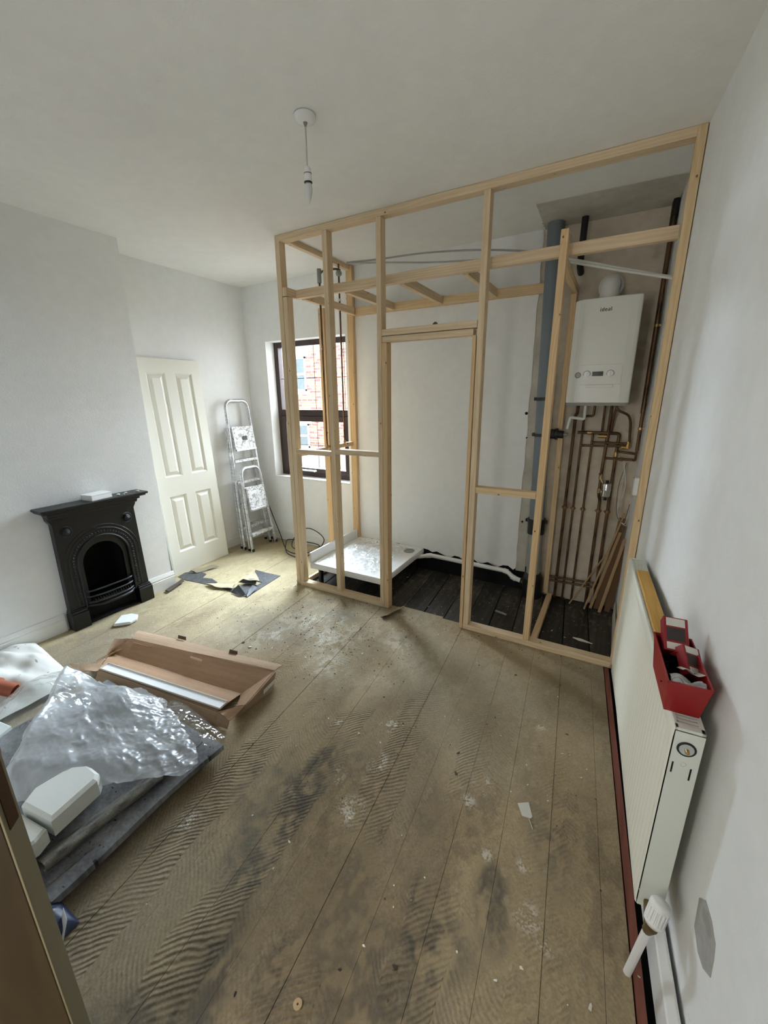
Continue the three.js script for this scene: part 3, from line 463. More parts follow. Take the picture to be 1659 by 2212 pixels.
// ---------------------------------------------------------------- boiler
const { FontLoader } = await import('three/addons/loaders/FontLoader.js');
const { TextGeometry } = await import('three/addons/geometries/TextGeometry.js');
const font = await new FontLoader().loadAsync('fonts/droid/droid_sans_bold.typeface.json');
{
  const b = thing('boiler', 'white wall-hung combi boiler with small dark display', 'boiler');
  const x0 = 3.322, x1 = 3.700, z1 = 0.310, sec = [[x0, 0.004], [x1, 0.004], [x1, 0.290], [x1 - 0.006, 0.300], [x1 - 0.02, 0.306], [x1 - 0.06, z1], [x0 + 0.055, z1], [x0 + 0.034, 0.300], [x0 + 0.012, 0.278], [x0, 0.262]];
  part(b, 'casing', slabY(sec, 1.575, 2.212, 0.003), whitePowder);
  part(b, 'bottom_edge', slabY(sec.map(([x, z]) => [lerp(3.51, x, 0.985), z * 0.985]), 1.556, 1.575, 0.001), std({ color: rgb(150, 148, 140), roughness: 0.5 }));
  const c = part(b, 'control_panel', bb(x0 + 0.055, x1 - 0.06, 1.690, 1.815, z1 - 0.004, z1 + 0.0025, 0.002), whitePowder);
  part(c, 'lower_lip', bb(3.44, 3.60, 1.672, 1.690, z1 - 0.004, z1 + 0.004, 0.003), whitePowder);
  const dial = (x, r, m, n) => part(c, n, join([cyl([x, 1.757, z1], [x, 1.757, z1 + 0.014], r, 26), bb(x - 0.003, x + 0.003, 1.757 - r, 1.757 + r, z1 + 0.013, z1 + 0.017, 0.001)]), m);
  dial(3.439, 0.017, whitePlastic, 'dial'); dial(3.575, 0.017, whitePlastic, 'dial');
  const grey = std({ color: rgb(120, 120, 116), roughness: 0.6 });
  for (const x of [3.439, 3.575]) part(c, 'dial_scale', new THREE.TorusGeometry(0.0215, 0.0012, 6, 24, 3.9).rotateZ(-0.38).translate(x, 1.757, z1 + 0.0028), grey);
  part(c, 'pressure_gauge', join([cyl([3.385, 1.752, z1], [3.385, 1.752, z1 + 0.005], 0.0165, 24)]), std({ color: rgb(176, 177, 172), roughness: 0.4 }), 'grey round gauge');
  part(c, 'gauge_ring', new THREE.TorusGeometry(0.0165, 0.002, 8, 28).translate(3.385, 1.752, z1 + 0.005), grey);
  part(c, 'display', bb(3.470, 3.534, 1.744, 1.772, z1, z1 + 0.004, 0.001), std({ color: rgb(16, 28, 16), roughness: 0.2 }), 'dark green display');
  const tg = (s, size, x, y) => { const g = new TextGeometry(s, { font, size, depth: 0.0008, curveSegments: 4 }); g.computeBoundingBox(); g.translate(x - g.boundingBox.max.x / 2, y, z1); return g; };
  part(b, 'logo', tg('ideal', 0.021, 3.503, 2.131), std({ color: rgb(58, 58, 56), roughness: 0.5 }), 'small dark lettering');
  const fl = part(b, 'flue', join([pipe([[3.503, 2.205, 0.165], [3.503, 2.325, 0.165], [3.503, 2.33, 0.004]], 0.056, 0.10, 24), new THREE.TorusGeometry(0.058, 0.006, 8, 28).rotateX(Math.PI / 2).translate(3.503, 2.222, 0.165)]), std({ color: rgb(226, 225, 218), roughness: 0.35 }), 'white flue elbow');
  part(fl, 'flue_collar', new THREE.TorusGeometry(0.066, 0.012, 10, 32).translate(3.503, 2.33, 0.008), whitePlastic);
  const q = thing('condensate_pipe', 'thin white pipe stepping down from the boiler underside', 'pipe');
  part(q, 'tube', pipe([[3.441, 1.558, 0.10], [3.441, 1.458, 0.10], [3.350, 1.470, 0.10], [3.335, 1.385, 0.10]], 0.0105, 0.012, 12), whitePlastic);
  part(q, 'connector', cyl([3.316, 1.343, 0.105], [3.345, 1.345, 0.105], 0.012, 14), greyPale);
}
// ---------------------------------------------------------------- copper pipework
{
  const p = thing('copper_pipework', 'dull copper pipes with joints and valves below the boiler', 'pipework');
  const z = 0.034, run = (pts, r, bend = 0.02) => part(p, 'pipe', pipe(pts, r, bend, 10), copper);
  run([[3.374, -0.012, z], [3.378, 1.485, z], [3.392, 1.500, 0.09], [3.392, 1.556, 0.10]], 0.0115);
  run([[3.434, -0.012, z], [3.436, 1.472, z], [3.46, 1.480, 0.075], [3.50, 1.478, 0.10], [3.50, 1.556, 0.10]], 0.0085);
  run([[3.503, -0.012, z], [3.508, 1.352, z]], 0.0085);
  run([[3.611, -0.012, z], [3.612, 0.86, z], [3.600, 0.90, 0.05], [3.598, 1.10, 0.05], [3.606, 1.38, z], [3.606, 1.556, 0.09]], 0.0115);
  run([[3.669, -0.012, z], [3.674, 1.235, z], [3.678, 1.358, z], [3.405, 1.358, z]], 0.0115);
  run([[3.442, 1.262, z], [3.742, 1.272, 0.05]], 0.0085);
  run([[3.508, 1.290, z + 0.012], [3.74, 1.291, 0.06]], 0.0085);
  run([[3.606, 1.180, z + 0.022], [3.785, 1.178, 0.06], [3.797, 1.178, 0.085], [3.797, 1.25, 0.10]], 0.0085);
  run([[3.680, 1.232, z + 0.02], [3.790, 1.222, 0.07]], 0.0085);
  run([[3.565, 1.556, 0.09], [3.565, 1.42, 0.055], [3.565, 1.36, z]], 0.0085);
  run([[3.638, 1.556, 0.10], [3.626, 1.47, 0.06], [3.622, 1.37, z]], 0.0085);
  run([[3.625, 1.556, 0.12], [3.650, 1.52, 0.12], [3.718, 1.490, 0.11], [3.735, 1.44, 0.09], [3.745, 1.30, 0.06]], 0.0085, 0.04);
  run([[3.300, 0.176, z + 0.014], [3.735, 0.186, z + 0.014]], 0.0085);
  run([[3.310, 0.143, z + 0.014], [3.730, 0.150, z + 0.014]], 0.0085);
  run([[3.797, 1.25, 0.10], [3.797, H - 0.002, 0.10]], 0.0115);
  run([[3.797, 1.50, 0.062], [3.797, H - 0.002, 0.062]], 0.0145);
  for (const [x, y] of [[3.797, 1.40], [3.797, 2.05]]) part(p, 'wall_clip', join([cyl([x, y - 0.008, 0.10], [x, y + 0.008, 0.10], 0.016, 14), bb(x, x + 0.022, y - 0.006, y + 0.006, 0.092, 0.108)]), brass);
  for (const [x, r] of [[3.376, 0.0115], [3.435, 0.0085], [3.505, 0.0085], [3.611, 0.0115], [3.671, 0.0115]]) part(p, 'wall_clip', join([cyl([x, 0.765, z], [x, 0.785, z], r + 0.006, 14), bb(x - r - 0.012, x + r + 0.012, 0.770, 0.780, z - 0.004, z + 0.004), bb(x - 0.006, x + 0.006, 0.768, 0.782, -0.0075, z)]), copperBright);
  for (const [a, b] of [[[3.47, 1.357, z], [3.50, 1.357, z]], [[3.545, 1.335, z], [3.60, 1.335, z]], [[3.7, 1.262, 0.05], [3.745, 1.262, 0.05]], [[3.74, 1.255, 0.055], [3.74, 1.305, 0.055]], [[3.66, 1.177, 0.05], [3.685, 1.177, 0.05]], [[3.70, 1.178, 0.052], [3.725, 1.178, 0.052]], [[3.598, 1.02, 0.05], [3.598, 1.06, 0.05]], [[3.60, 0.92, 0.05], [3.60, 0.95, 0.05]], [[3.674, 1.19, z], [3.674, 1.225, z]]]) part(p, 'compression_joint', cyl(a, b, 0.0145, 8), brass);
  part(p, 'pipe_sleeve', cyl([3.797, 2.66, 0.10], [3.797, H - 0.001, 0.10], 0.017, 14), blackPlastic, 'black sleeve at the ceiling'); part(p, 'pipe_sleeve', cyl([3.797, 2.62, 0.062], [3.797, H - 0.001, 0.062], 0.019, 14), blackPlastic, 'black sleeve at the ceiling');
  const f = thing('system_filter', 'small shiny canister filter on the heating pipe', 'filter');
  const X = 3.645, Z = 0.085; const bd = part(f, 'canister', lathe([[0, 0], [0.024, 0], [0.030, 0.008], [0.030, 0.05], [0.0325, 0.053], [0.0325, 0.058], [0.030, 0.061], [0.030, 0.098], [0.024, 0.106], [0, 0.106]], 26).translate(X, 0.898, Z), chrome);
  part(f, 'cap', cyl([X, 1.004, Z], [X, 1.022, Z], 0.011, 14), blackPlastic); part(f, 'cap', cyl([X, 0.874, Z], [X, 0.898, Z], 0.012, 14), blackPlastic);
  part(f, 'valve', cyl([3.598, 0.935, 0.052], [X - 0.028, 0.935, Z], 0.009), chrome); part(f, 'valve', cyl([3.598, 1.03, 0.052], [X - 0.02, 0.99, Z], 0.009), chrome); part(f, 'valve', cyl([3.590, 1.045, 0.052], [3.590, 1.065, 0.075], 0.008), chrome);
}
{ // electrical spur with loose wires on the side wall
  const x = wallX(0.38) - 0.0005, s = thing('fused_spur', 'small white electrical box on the side wall of the boiler corner', 'electrical box');
  part(s, 'box', bb(x - 0.030, x, 1.00, 1.115, 0.345, 0.43, 0.004), whitePlastic); part(s, 'cover', bb(x - 0.034, x - 0.030, 1.004, 1.111, 0.349, 0.426, 0.002), std({ color: rgb(206, 205, 198), roughness: 0.5 }));
  for (const k of [0, 1, 2]) one('loose_wire', sweep(curve([[x - 0.016, 1.005, 0.36 + k * 0.018], [x - 0.03, 0.92, 0.33], [x - 0.05 + 0.01 * k, 0.78 - 0.02 * k, 0.30 - 0.03 * k], [x - 0.09, 0.80, 0.22 - 0.04 * k], [x - 0.105 + 0.02 * k, 1.0, 0.12], [x - 0.075 - 0.01 * k, 1.155, 0.052]], 30), 0.0028, 6), k ? cableWhite : std({ color: rgb(120, 112, 100), roughness: 0.6 }), ['thin brownish wire looping up from the white spur box', 'thin white wire looping from the spur box to the copper pipes', 'slack white wire hanging lowest below the spur box'][k], 'wire');
}
{ // cables slung through the frame
  const c1 = [[3.315, 2.349, 0.72], [3.33, 2.43, 0.55], [3.56, 2.345, 0.42], [wallX(0.4) - 0.003, 2.262, 0.40]];
  one('ceiling_cable', sweep([v3(3.262, 2.435, 0.40), v3(3.55, 2.345, 0.40), v3(wallX(0.4), 2.258, 0.40)], 0.0075, 8), cableWhite, 'white cable sloping down to the right hand wall above the boiler', 'cable');
  one('ceiling_cable', sweep([v3(3.262, 2.412, 0.43), v3(3.55, 2.326, 0.43), v3(wallX(0.43), 2.246, 0.43)], 0.0075, 8), cableWhite, 'lower twin of the white cable sloping above the boiler', 'cable');
  const q = (L, z) => L.map(([u, v]) => atA(u, v, 'z', z));
  one('ceiling_cable', sweep(curve(q([[749, 567], [790, 563], [832, 558], [912, 547], [980, 542], [1038, 540], [1100, 541], [1165, 545], [1215, 552]], 0.43), 40), 0.006, 7), std({ color: rgb(170, 169, 164), roughness: 0.6 }), 'grey cable arching above the shower joists', 'cable');
  one('ceiling_cable', sweep(curve(q([[749, 569], [832, 567], [920, 567], [1009, 563], [1090, 556], [1165, 552], [1215, 556]], 0.43), 40), 0.006, 7), std({ color: rgb(182, 180, 174), roughness: 0.6 }), 'grey cable sagging just over the shower rail', 'cable');
}
{ // shower supply pipes in the side frame
  const s = thing('shower_supply', 'pair of thin copper pipes dropping through the shower frame', 'pipework');
  const a = at(699, 800, 'x', 1.45), b = at(739, 800, 'x', 1.45);
  part(s, 'pipe', pipe([[1.45, 1.215, a.z], [1.45, 2.56, a.z], [1.45, 2.60, a.z - 0.05], [1.45, 2.655, b.z + 0.04], [1.45, 2.66, b.z - 0.02]], 0.0078, 0.03), copper);
  part(s, 'pipe', pipe([[1.45, 1.215, b.z], [1.45, 2.70, b.z]], 0.0078), copper);
  for (const q of [a, b]) { part(s, 'clip', new THREE.SphereGeometry(0.014, 14, 10).translate(1.45, 2.425, q.z), whitePlastic, 'white pipe clip'); part(s, 'elbow', join([cyl([1.45, 1.20, q.z], [1.45, 1.235, q.z], 0.0105, 12), cyl([1.45, 1.212, q.z], [1.485, 1.212, q.z], 0.0105, 12)]), copperBright); part(s, 'tee', cyl([1.45, 2.0, q.z], [1.45, 2.035, q.z], 0.0105, 12), copperBright); }
  part(s, 'fitting', new THREE.SphereGeometry(0.026, 14, 10).translate(1.45, 2.63, b.z), greyPale, 'grey push-fit fitting'); part(s, 'fitting', cyl([1.45, 2.50, a.z], [1.45, 2.60, a.z], 0.017, 12), greyPale, 'grey push-fit fitting');
}
{ // laths and offcuts propped in the corner behind the radiator
  const G = 'offcuts propped in the boiler corner', L = (b, t, w, th, m, label, n = 'lath') => {
    const d = v3(...t).sub(v3(...b)), len = d.length(), g = bb(-w / 2, w / 2, 0, len, -th / 2, th / 2, 0.001, 'y', rnd()); g.applyQuaternion(new THREE.Quaternion().setFromUnitVectors(v3(0, 1, 0), d.normalize())); g.translate(...b); one(n, g, m, label, 'offcut', G); };
  L([3.496, -0.008, 0.10], atA(1316, 1188, 'z', 0.075), 0.010, 0.006, lathWood, 'thinnest pale lath slanting low across the pipes');
  L([3.608, -0.008, 0.14], atA(1350, 1108, 'z', 0.085), 0.013, 0.007, lathWood, 'long thin pale lath reaching highest in the boiler corner');
  L([3.650, -0.008, 0.10], atA(1340, 1150, 'z', 0.075), 0.020, 0.008, lathWood, 'flat brownish lath beside the long thin one');
  L([3.700, -0.008, 0.09], atA(1347, 1120, 'z', 0.062), 0.055, 0.010, lathBrown, 'wide dark brown offcut in the middle of the bundle', 'board_offcut');
  L([3.715, -0.008, 0.14], atA(1350, 1165, 'z', 0.11), 0.022, 0.010, lathWood, 'short reddish lath in front of the brown offcut');
  L([3.765, -0.008, 0.10], atA(1352, 1180, 'z', 0.09), 0.040, 0.009, lathBrown, 'short dark offcut hard against the side wall', 'board_offcut');
  one('skirting_stub', bb(wallX(0.5) - 0.022, wallX(0.12) - 0.001, -0.012, 0.10, 0.14, 0.80, 0.002), paleRaw, 'worn skirting remnant along the side wall of the boiler corner', 'skirting');
}

// ---------------------------------------------------------------- ceiling pendant
{
  const X = 2.366, Z = 1.787, p = thing('pendant_light', 'bare candle bulb on a short white flex below a ceiling rose', 'pendant light', [X, H, Z]);
  part(p, 'ceiling_rose', lathe([[0, -0.026], [0.024, -0.026], [0.040, -0.020], [0.0445, -0.006], [0.0455, 0], [0, 0]], 32), whitePlastic);
  part(p, 'cord_grip', lathe([[0, -0.040], [0.004, -0.040], [0.009, -0.026], [0, -0.026]], 16), std({ color: rgb(150, 148, 138), roughness: 0.5 }));
  part(p, 'flex', sweep(curve([[0, -0.03, 0], [0.001, -0.09, 0.001], [-0.001, -0.15, 0], [0, -0.182, 0]], 16), 0.0032, 8), std({ color: rgb(196, 194, 184), roughness: 0.6 }));
  const h = part(p, 'lamp_holder', lathe([[0, -0.178], [0.007, -0.178], [0.013, -0.188], [0.0145, -0.204], [0.0155, -0.205], [0.0155, -0.232], [0.0150, -0.236], [0, -0.236]], 24), whitePlastic);
  for (const [r, y] of [[0.0016, -0.2045], [0.0026, -0.2365]]) part(h, 'ring', new THREE.TorusGeometry(0.0150, r, 8, 24).rotateX(Math.PI / 2).translate(0, y, 0), blackPlastic, 'dark seam ring');
  part(p, 'bulb', lathe([[0, -0.318], [0.0025, -0.316], [0.008, -0.300], [0.0150, -0.276], [0.0170, -0.262], [0.0155, -0.248], [0.013, -0.238], [0, -0.238]], 24), phy({ color: rgb(226, 226, 220), roughness: 0.35 }), 'frosted candle bulb, unlit');
}

// ---------------------------------------------------------------- cast iron fireplace (built facing +z, then turned to face the room)
{
  const ZC = 1.960, f = thing('fireplace', 'black cast iron bedroom fireplace with arched opening and mantel shelf', 'fireplace', [CB, 0, ZC]); f.rotation.y = Math.PI / 2;
  const hw = 0.290, arch = (r, yc, y0, n = 24) => { const p = [[-r, y0]]; for (let i = 0; i <= n; i++) { const a = Math.PI - i / n * Math.PI; p.push([r * Math.cos(a), yc + r * Math.sin(a)]); } p.push([r, y0]); return p; };
  const ex = (pts, holes, z0, d, b = 0.004) => { const g = new THREE.ExtrudeGeometry(poly(pts, holes), { depth: d - 2 * b, bevelEnabled: true, bevelSize: b, bevelThickness: b, bevelOffset: -b, bevelSegments: 2, curveSegments: 24 }); g.translate(0, 0, z0 + b); return uvm(g); };
  // surround plate with arched hole; the top flares towards the shelf
  const out = [[-hw, 0.13], [-hw + 0.012, 0.80], [-hw - 0.006, 0.83], [-hw - 0.010, 0.86], [hw + 0.010, 0.86], [hw + 0.006, 0.83], [hw - 0.012, 0.80], [hw, 0.13]];
  part(f, 'surround', ex([...out, ...arch(0.178, 0.468, 0.13).reverse()], [], 0.002, 0.058), blackIron);
  part(f, 'cornice', join([ex([[-hw - 0.006, 0], [hw + 0.006, 0], [hw + 0.016, 0.03], [-hw - 0.016, 0.03]], [], 0.002, 0.085).translate(0, 0.846, 0), ex([[-hw - 0.018, 0], [hw + 0.018, 0], [hw + 0.024, 0.022], [-hw - 0.024, 0.022]], [], 0.002, 0.110).translate(0, 0.874, 0)]), blackIron);
  for (let i = 0; i < 27; i++) part(f, 'dentil', bb(-0.283 + i * 0.0212, -0.271 + i * 0.0212, 0.868, 0.882, 0.082, 0.096, 0.002), blackIron);
  part(f, 'mantel_shelf', join([bb(-0.345, 0.345, 0.896, 0.910, 0.002, 0.140, 0.005), bb(-0.357, 0.357, 0.909, 0.927, 0.002, 0.158, 0.007)]), blackIron);
  for (const s of [-1, 1]) {
    part(f, 'plinth', join([bb(s * 0.188, s * 0.300, 0.001, 0.125, 0.002, 0.090, 0.005), bb(s * 0.190, s * 0.297, 0.122, 0.142, 0.002, 0.082, 0.005), bb(s * 0.192, s * 0.294, 0.140, 0.152, 0.002, 0.072, 0.004)]), blackIron);
    const b = part(f, 'boss', lathe([[0, 0.030], [0.012, 0.0275], [0.022, 0.020], [0.027, 0.008], [0.027, 0]], 26).rotateX(Math.PI / 2).translate(s * 0.208, 0.735, 0.058), blackIron, 'round shiny boss');
    part(b, 'boss_ring', new THREE.TorusGeometry(0.036, 0.0045, 8, 36).translate(s * 0.208, 0.735, 0.060), blackIron);
  }
  // mouldings round the arch
  const ring = (r, yc, y0, t, z) => sweep(arch(r, yc, y0, 40).map(([x, y]) => v3(x, y, z)), t, 8);
  part(f, 'arch_moulding', ring(0.183, 0.468, 0.14, 0.008, 0.060), blackIron); part(f, 'arch_moulding', ring(0.236, 0.468, 0.16, 0.006, 0.059), blackIron);
  const bead = new THREE.SphereGeometry(0.0085, 8, 6), AP = arch(0.210, 0.468, 0.16, 1);
  { const L = []; for (let y = 0.175; y < 0.468; y += 0.0215) L.push([-0.210, y]); for (let a = Math.PI; a > -0.001; a -= Math.PI / 31) L.push([0.210 * Math.cos(a), 0.468 + 0.210 * Math.sin(a)]); for (let y = 0.446; y > 0.17; y -= 0.0215) L.push([0.210, y]); for (const [x, y] of L) { const m = part(f, 'bead', bead, blackIron); m.position.set(x, y, 0.060); m.scale.set(1.1, 1.0, 0.9); } }
  part(f, 'frieze_panel', ring(0.262, 0.468, 0.42, 0.004, 0.059), blackIron);
  // inner register frame leaning back, then the firebrick box
  const inner = ex(arch(0.180, 0.468, 0.135), [arch(0.142, 0.452, 0.165).reverse()], 0.018, 0.026, 0.003); part(f, 'register_frame', inner, blackIron);
  part(f, 'firebox', join([bb(-0.19, -0.178, 0.01, 0.70, -0.235, 0.02), bb(0.178, 0.19, 0.01, 0.70, -0.235, 0.02), bb(-0.19, 0.19, 0.01, 0.70, -0.245, -0.235), bb(-0.19, 0.19, 0.69, 0.70, -0.235, 0.0), bb(-0.18, 0.18, 0.001, 0.015, -0.235, 0.06)]), sooty, 'sooty dark interior');
  const fb = bb(-0.12, 0.12, 0.19, 0.42, -0.012, 0, 0.006); fb.rotateX(-0.25); fb.translate(0, 0, -0.16); part(f, 'fireback', fb, sooty, 'dark firebrick back');
  // grate: bowed bars and bottom grid
  const bow = (y, z, r) => sweep(curve([[-0.168, y, 0.052], [-0.15, y, 0.075], [-0.09, y, z], [0.09, y, z], [0.15, y, 0.075], [0.168, y, 0.052]], 24), r, 8, r * 0.8);
  for (const [y, z] of [[0.255, 0.086], [0.212, 0.096], [0.168, 0.104]]) part(f, 'grate_bar', bow(y, z, 0.0075), std({ color: rgb(52, 54, 58), roughness: 0.35, metalness: 0.3 }), 'bowed grate bar');
  for (let i = 0; i < 15; i++) part(f, 'grid_rib', bb(-0.135 + i * 0.0185, -0.129 + i * 0.0185, 0.172, 0.196, 0.012, 0.094, 0.001), blackIron);
  part(f, 'grate_lip', sweep(curve([[-0.172, 0.142, 0.052], [-0.1, 0.142, 0.108], [0.1, 0.142, 0.108], [0.172, 0.142, 0.052]], 20), 0.011, 8), blackIron);
  part(f, 'ash_plate', bb(-0.178, 0.178, 0.012, 0.135, -0.02, -0.008), blackRough);
  const box = thing('plastic_box', 'small white plastic box on the mantel shelf', 'box', [CB + 0.075, 0.9275, 1.935]); box.rotation.y = 0.15;
  part(box, 'tub', join([bb(-0.055, 0.055, 0, 0.004, -0.075, 0.075), bb(-0.055, -0.051, 0, 0.036, -0.075, 0.075), bb(0.051, 0.055, 0, 0.036, -0.075, 0.075), bb(-0.055, 0.055, 0, 0.036, -0.075, -0.071), bb(-0.055, 0.055, 0, 0.036, 0.071, 0.075)]), whitePlastic); part(box, 'lid', bb(-0.057, 0.057, 0.0365, 0.041, -0.077, 0.077, 0.002), whitePlastic);
  [[0.10, 1.80, 0.02], [0.12, 1.77, 0.014], [0.09, 1.74, 0.016], [0.11, 1.66, 0.02]].forEach(([x, z, s], i) => one('plaster_crumb', new THREE.IcosahedronGeometry(s * 0.6, 1).scale(1.3, 0.5, 1).translate(CB + x, 0.9275 + s * 0.26, z), poly1, 'pale plaster crumb on the mantel shelf', 'crumb', 'crumbs on the mantel shelf'));
}
// ---------------------------------------------------------------- four panel door leaning in the recess
{
  const Wd = 0.628, Hd = 1.975, T = 0.036, zc = 0.982, d = thing('panel_door', 'cream four-panel door taken off its hinges, leaning in the recess', 'door', [0.158, 0.001, zc]); d.rotation.set(0, Math.PI / 2, 0);
  const inner = new THREE.Group(); // faces +z locally; tipped back by rotating about the bottom edge
  const ang = -Math.atan2(0.158 - 0.045, 1.965);
  const pan = [[-0.224, -0.048, 0.925, 1.855], [0.048, 0.224, 0.925, 1.855], [-0.224, -0.048, 0.205, 0.745], [0.048, 0.224, 0.205, 0.745]];
  const bake = (g) => { g.rotateX(ang); return g; };
  const slab = new THREE.ExtrudeGeometry(poly(rect(-Wd / 2, Wd / 2, 0, Hd), pan.map(([a, b, c, e]) => rect(a, b, c, e))), { depth: T - 0.002, bevelEnabled: false }); slab.translate(0, 0, -T); part(d, 'frame', bake(uvm(slab)), doorPaint);
  for (const [a, b, c, e] of pan) {
    // ovolo slope down to the recess, then a raised field
    const ring = (i, z) => [[a + i, c + i, z], [b - i, c + i, z], [b - i, e - i, z], [a + i, e - i, z]], S = [ring(-0.001, -0.002), ring(0.015, -0.018), ring(0.019, -0.018), ring(0.050, -0.004), ring(0.052, -0.004)], pos = [];
    for (let s = 0; s < S.length - 1; s++) for (let k = 0; k < 4; k++) { const p = S[s][k], q = S[s][(k + 1) % 4], r = S[s + 1][k], t = S[s + 1][(k + 1) % 4]; pos.push(...p, ...q, ...t, ...p, ...t, ...r); }
    const L = S[S.length - 1]; pos.push(...L[0], ...L[1], ...L[2], ...L[0], ...L[2], ...L[3]);
    const g = new THREE.BufferGeometry(); g.setAttribute('position', new THREE.Float32BufferAttribute(pos, 3)); g.computeVertexNormals();
    part(d, 'panel', bake(join([uvm(g), bb(a - 0.004, b + 0.004, c - 0.004, e + 0.004, -T + 0.006, -0.0195)])), doorPaint);
  }
}
// ---------------------------------------------------------------- step ladders
function ladder(label, o) {   // local frame: climbing side faces +z, x across; the folded back frame lies behind
  const L = thing('step_ladder', label, 'step ladder', o.pos, 'aluminium step ladders by the window'); L.rotation.y = Math.PI / 2 + (o.turn || 0);
  const bake = (g) => { g.rotateX(-o.lean); return g; };
  const wb = o.wb / 2, wt = o.wt / 2, w = (y) => lerp(wb, wt, y / o.h), U = (k, zf, top, wk) => { const q = []; for (let i = 0; i <= 8; i++) q.push(v3(-wk(lerp(0.0, top - 0.07, i / 8)), lerp(0.0, top - 0.07, i / 8), zf)); const R = 0.07, W2 = wk(top); for (let i = 1; i < 8; i++) { const a = Math.PI - i / 8 * Math.PI / 2; q.push(v3(-W2 + R + R * Math.cos(a), top - R + R * Math.sin(a), zf)); } q.push(v3(-W2 + R, top, zf), v3(W2 - R, top, zf)); for (let i = 1; i < 8; i++) { const a = Math.PI / 2 - i / 8 * Math.PI / 2; q.push(v3(W2 - R + R * Math.cos(a), top - R + R * Math.sin(a), zf)); } for (let i = 8; i >= 0; i--) q.push(v3(wk(lerp(0.0, top - 0.07, i / 8)), lerp(0.0, top - 0.07, i / 8), zf)); return q; };
  part(L, 'front_frame', bake(sweep(U(0, 0, o.h, w), 0.0150, 10, 0.020)), alu);
  part(L, 'back_frame', bake(sweep(U(1, -0.062, o.plat + 0.02, (y) => w(y) - 0.018), 0.011, 8)), alu);
  for (const y of o.steps) part(L, 'step', bake(join([bb(-w(y) + 0.010, w(y) - 0.010, y, y + 0.006, -0.078, 0.026, 0.002), bb(-w(y) + 0.008, w(y) - 0.008, y - 0.022, y + 0.002, 0.020, 0.026, 0.002)])), splat, 'paint splashed tread');
  const pw = w(o.plat) - 0.02, pl = bb(-pw, pw, 0, o.plen, -0.011, 0.011, 0.004); pl.rotateX(-0.06); pl.translate(0, o.plat - o.plen * 0.86, 0.030);
  part(L, 'platform', bake(pl), splat, 'folded paint splashed platform');
  const lp = bb(-pw, pw, -0.01, 0.012, -0.02, 0.016, 0.003); lp.translate(0, o.plat - o.plen * 0.88, 0.040); part(L, 'platform_lip', bake(lp), alu);
  for (const s of [-1, 1]) { part(L, 'foot', bake(bb(s * wb - 0.015, s * wb + 0.015, -0.001, 0.03, -0.02, 0.02, 0.004)), rubber, 'black rubber foot'); part(L, 'foot', bake(bb(s * (wb - 0.018) - 0.012, s * (wb - 0.018) + 0.012, -0.001, 0.028, -0.076, -0.05, 0.004)), rubber, 'black rubber foot');
    part(L, 'side_plate', bake(bb(s * w(o.plat) - 0.004, s * w(o.plat) + 0.004, o.plat - 0.12, o.plat + 0.03, -0.062, 0.012, 0.003)), alu);
    part(L, 'stay', bake(cyl([s * (w(o.plat * 0.6) - 0.012), o.plat * 0.6, -0.004], [s * (w(o.plat * 0.75) - 0.016), o.plat * 0.8, -0.058], 0.005, 8)), alu); }
  if (o.mark) { const g = bb(-0.028, 0.028, -0.022, 0.022, 0, 0.001); g.rotateX(-0.06); g.translate(0.01, o.plat - o.plen * 0.38, 0.0415); part(L, 'sticker', bake(g), std({ color: rgb(70, 70, 72), roughness: 0.6 }), 'dark sticker'); }
  return L;
}
ladder('tall paint-splashed aluminium step ladder standing against the recess wall', { pos: [0.215, 0.004, 0.292], h: 1.60, wb: 0.40, wt: 0.295, lean: 0.078, plat: 1.30, plen: 0.24, steps: [0.25, 0.50, 0.75, 0.98], mark: true });
ladder('short aluminium step ladder propped in front of the tall one', { pos: [0.340, 0.004, 0.318], h: 0.905, wb: 0.365, wt: 0.265, lean: 0.125, plat: 0.665, plen: 0.245, steps: [0.185], turn: 0.03 });
{ // cable that runs down the corner and ends in a loose coil
  const q = [[0.02, 0.95, 0.16]];
  const c = one('extension_lead', sweep(curve([atA(572, 1068, 'z', 0.06), atA(590, 1115, 'z', 0.08), atA(606, 1155, 'z', 0.10), atA(614, 1178, 'y', 0.012), atA(622, 1190, 'y', 0.02), atA(640, 1196, 'y', 0.012), atA(672, 1192, 'y', 0.03), atA(690, 1178, 'y', 0.02), atA(672, 1160, 'y', 0.03), atA(640, 1158, 'y', 0.015), atA(618, 1172, 'y', 0.03), atA(622, 1196, 'y', 0.015), atA(650, 1204, 'y', 0.01), atA(684, 1190, 'y', 0.03), atA(700, 1166, 'y', 0.12), atA(680, 1140, 'y', 0.20), atA(655, 1142, 'y', 0.17), atA(640, 1160, 'y', 0.05), atA(632, 1182, 'y', 0.012), atA(660, 1190, 'y', 0.012)].map((p) => [Math.min(p[0], 1.29), p[1], Math.max(p[2], 0.035)]), 160), 0.005, 8), cableBlack, 'black cable running down the corner into a loose coil on the floor', 'cable');
}

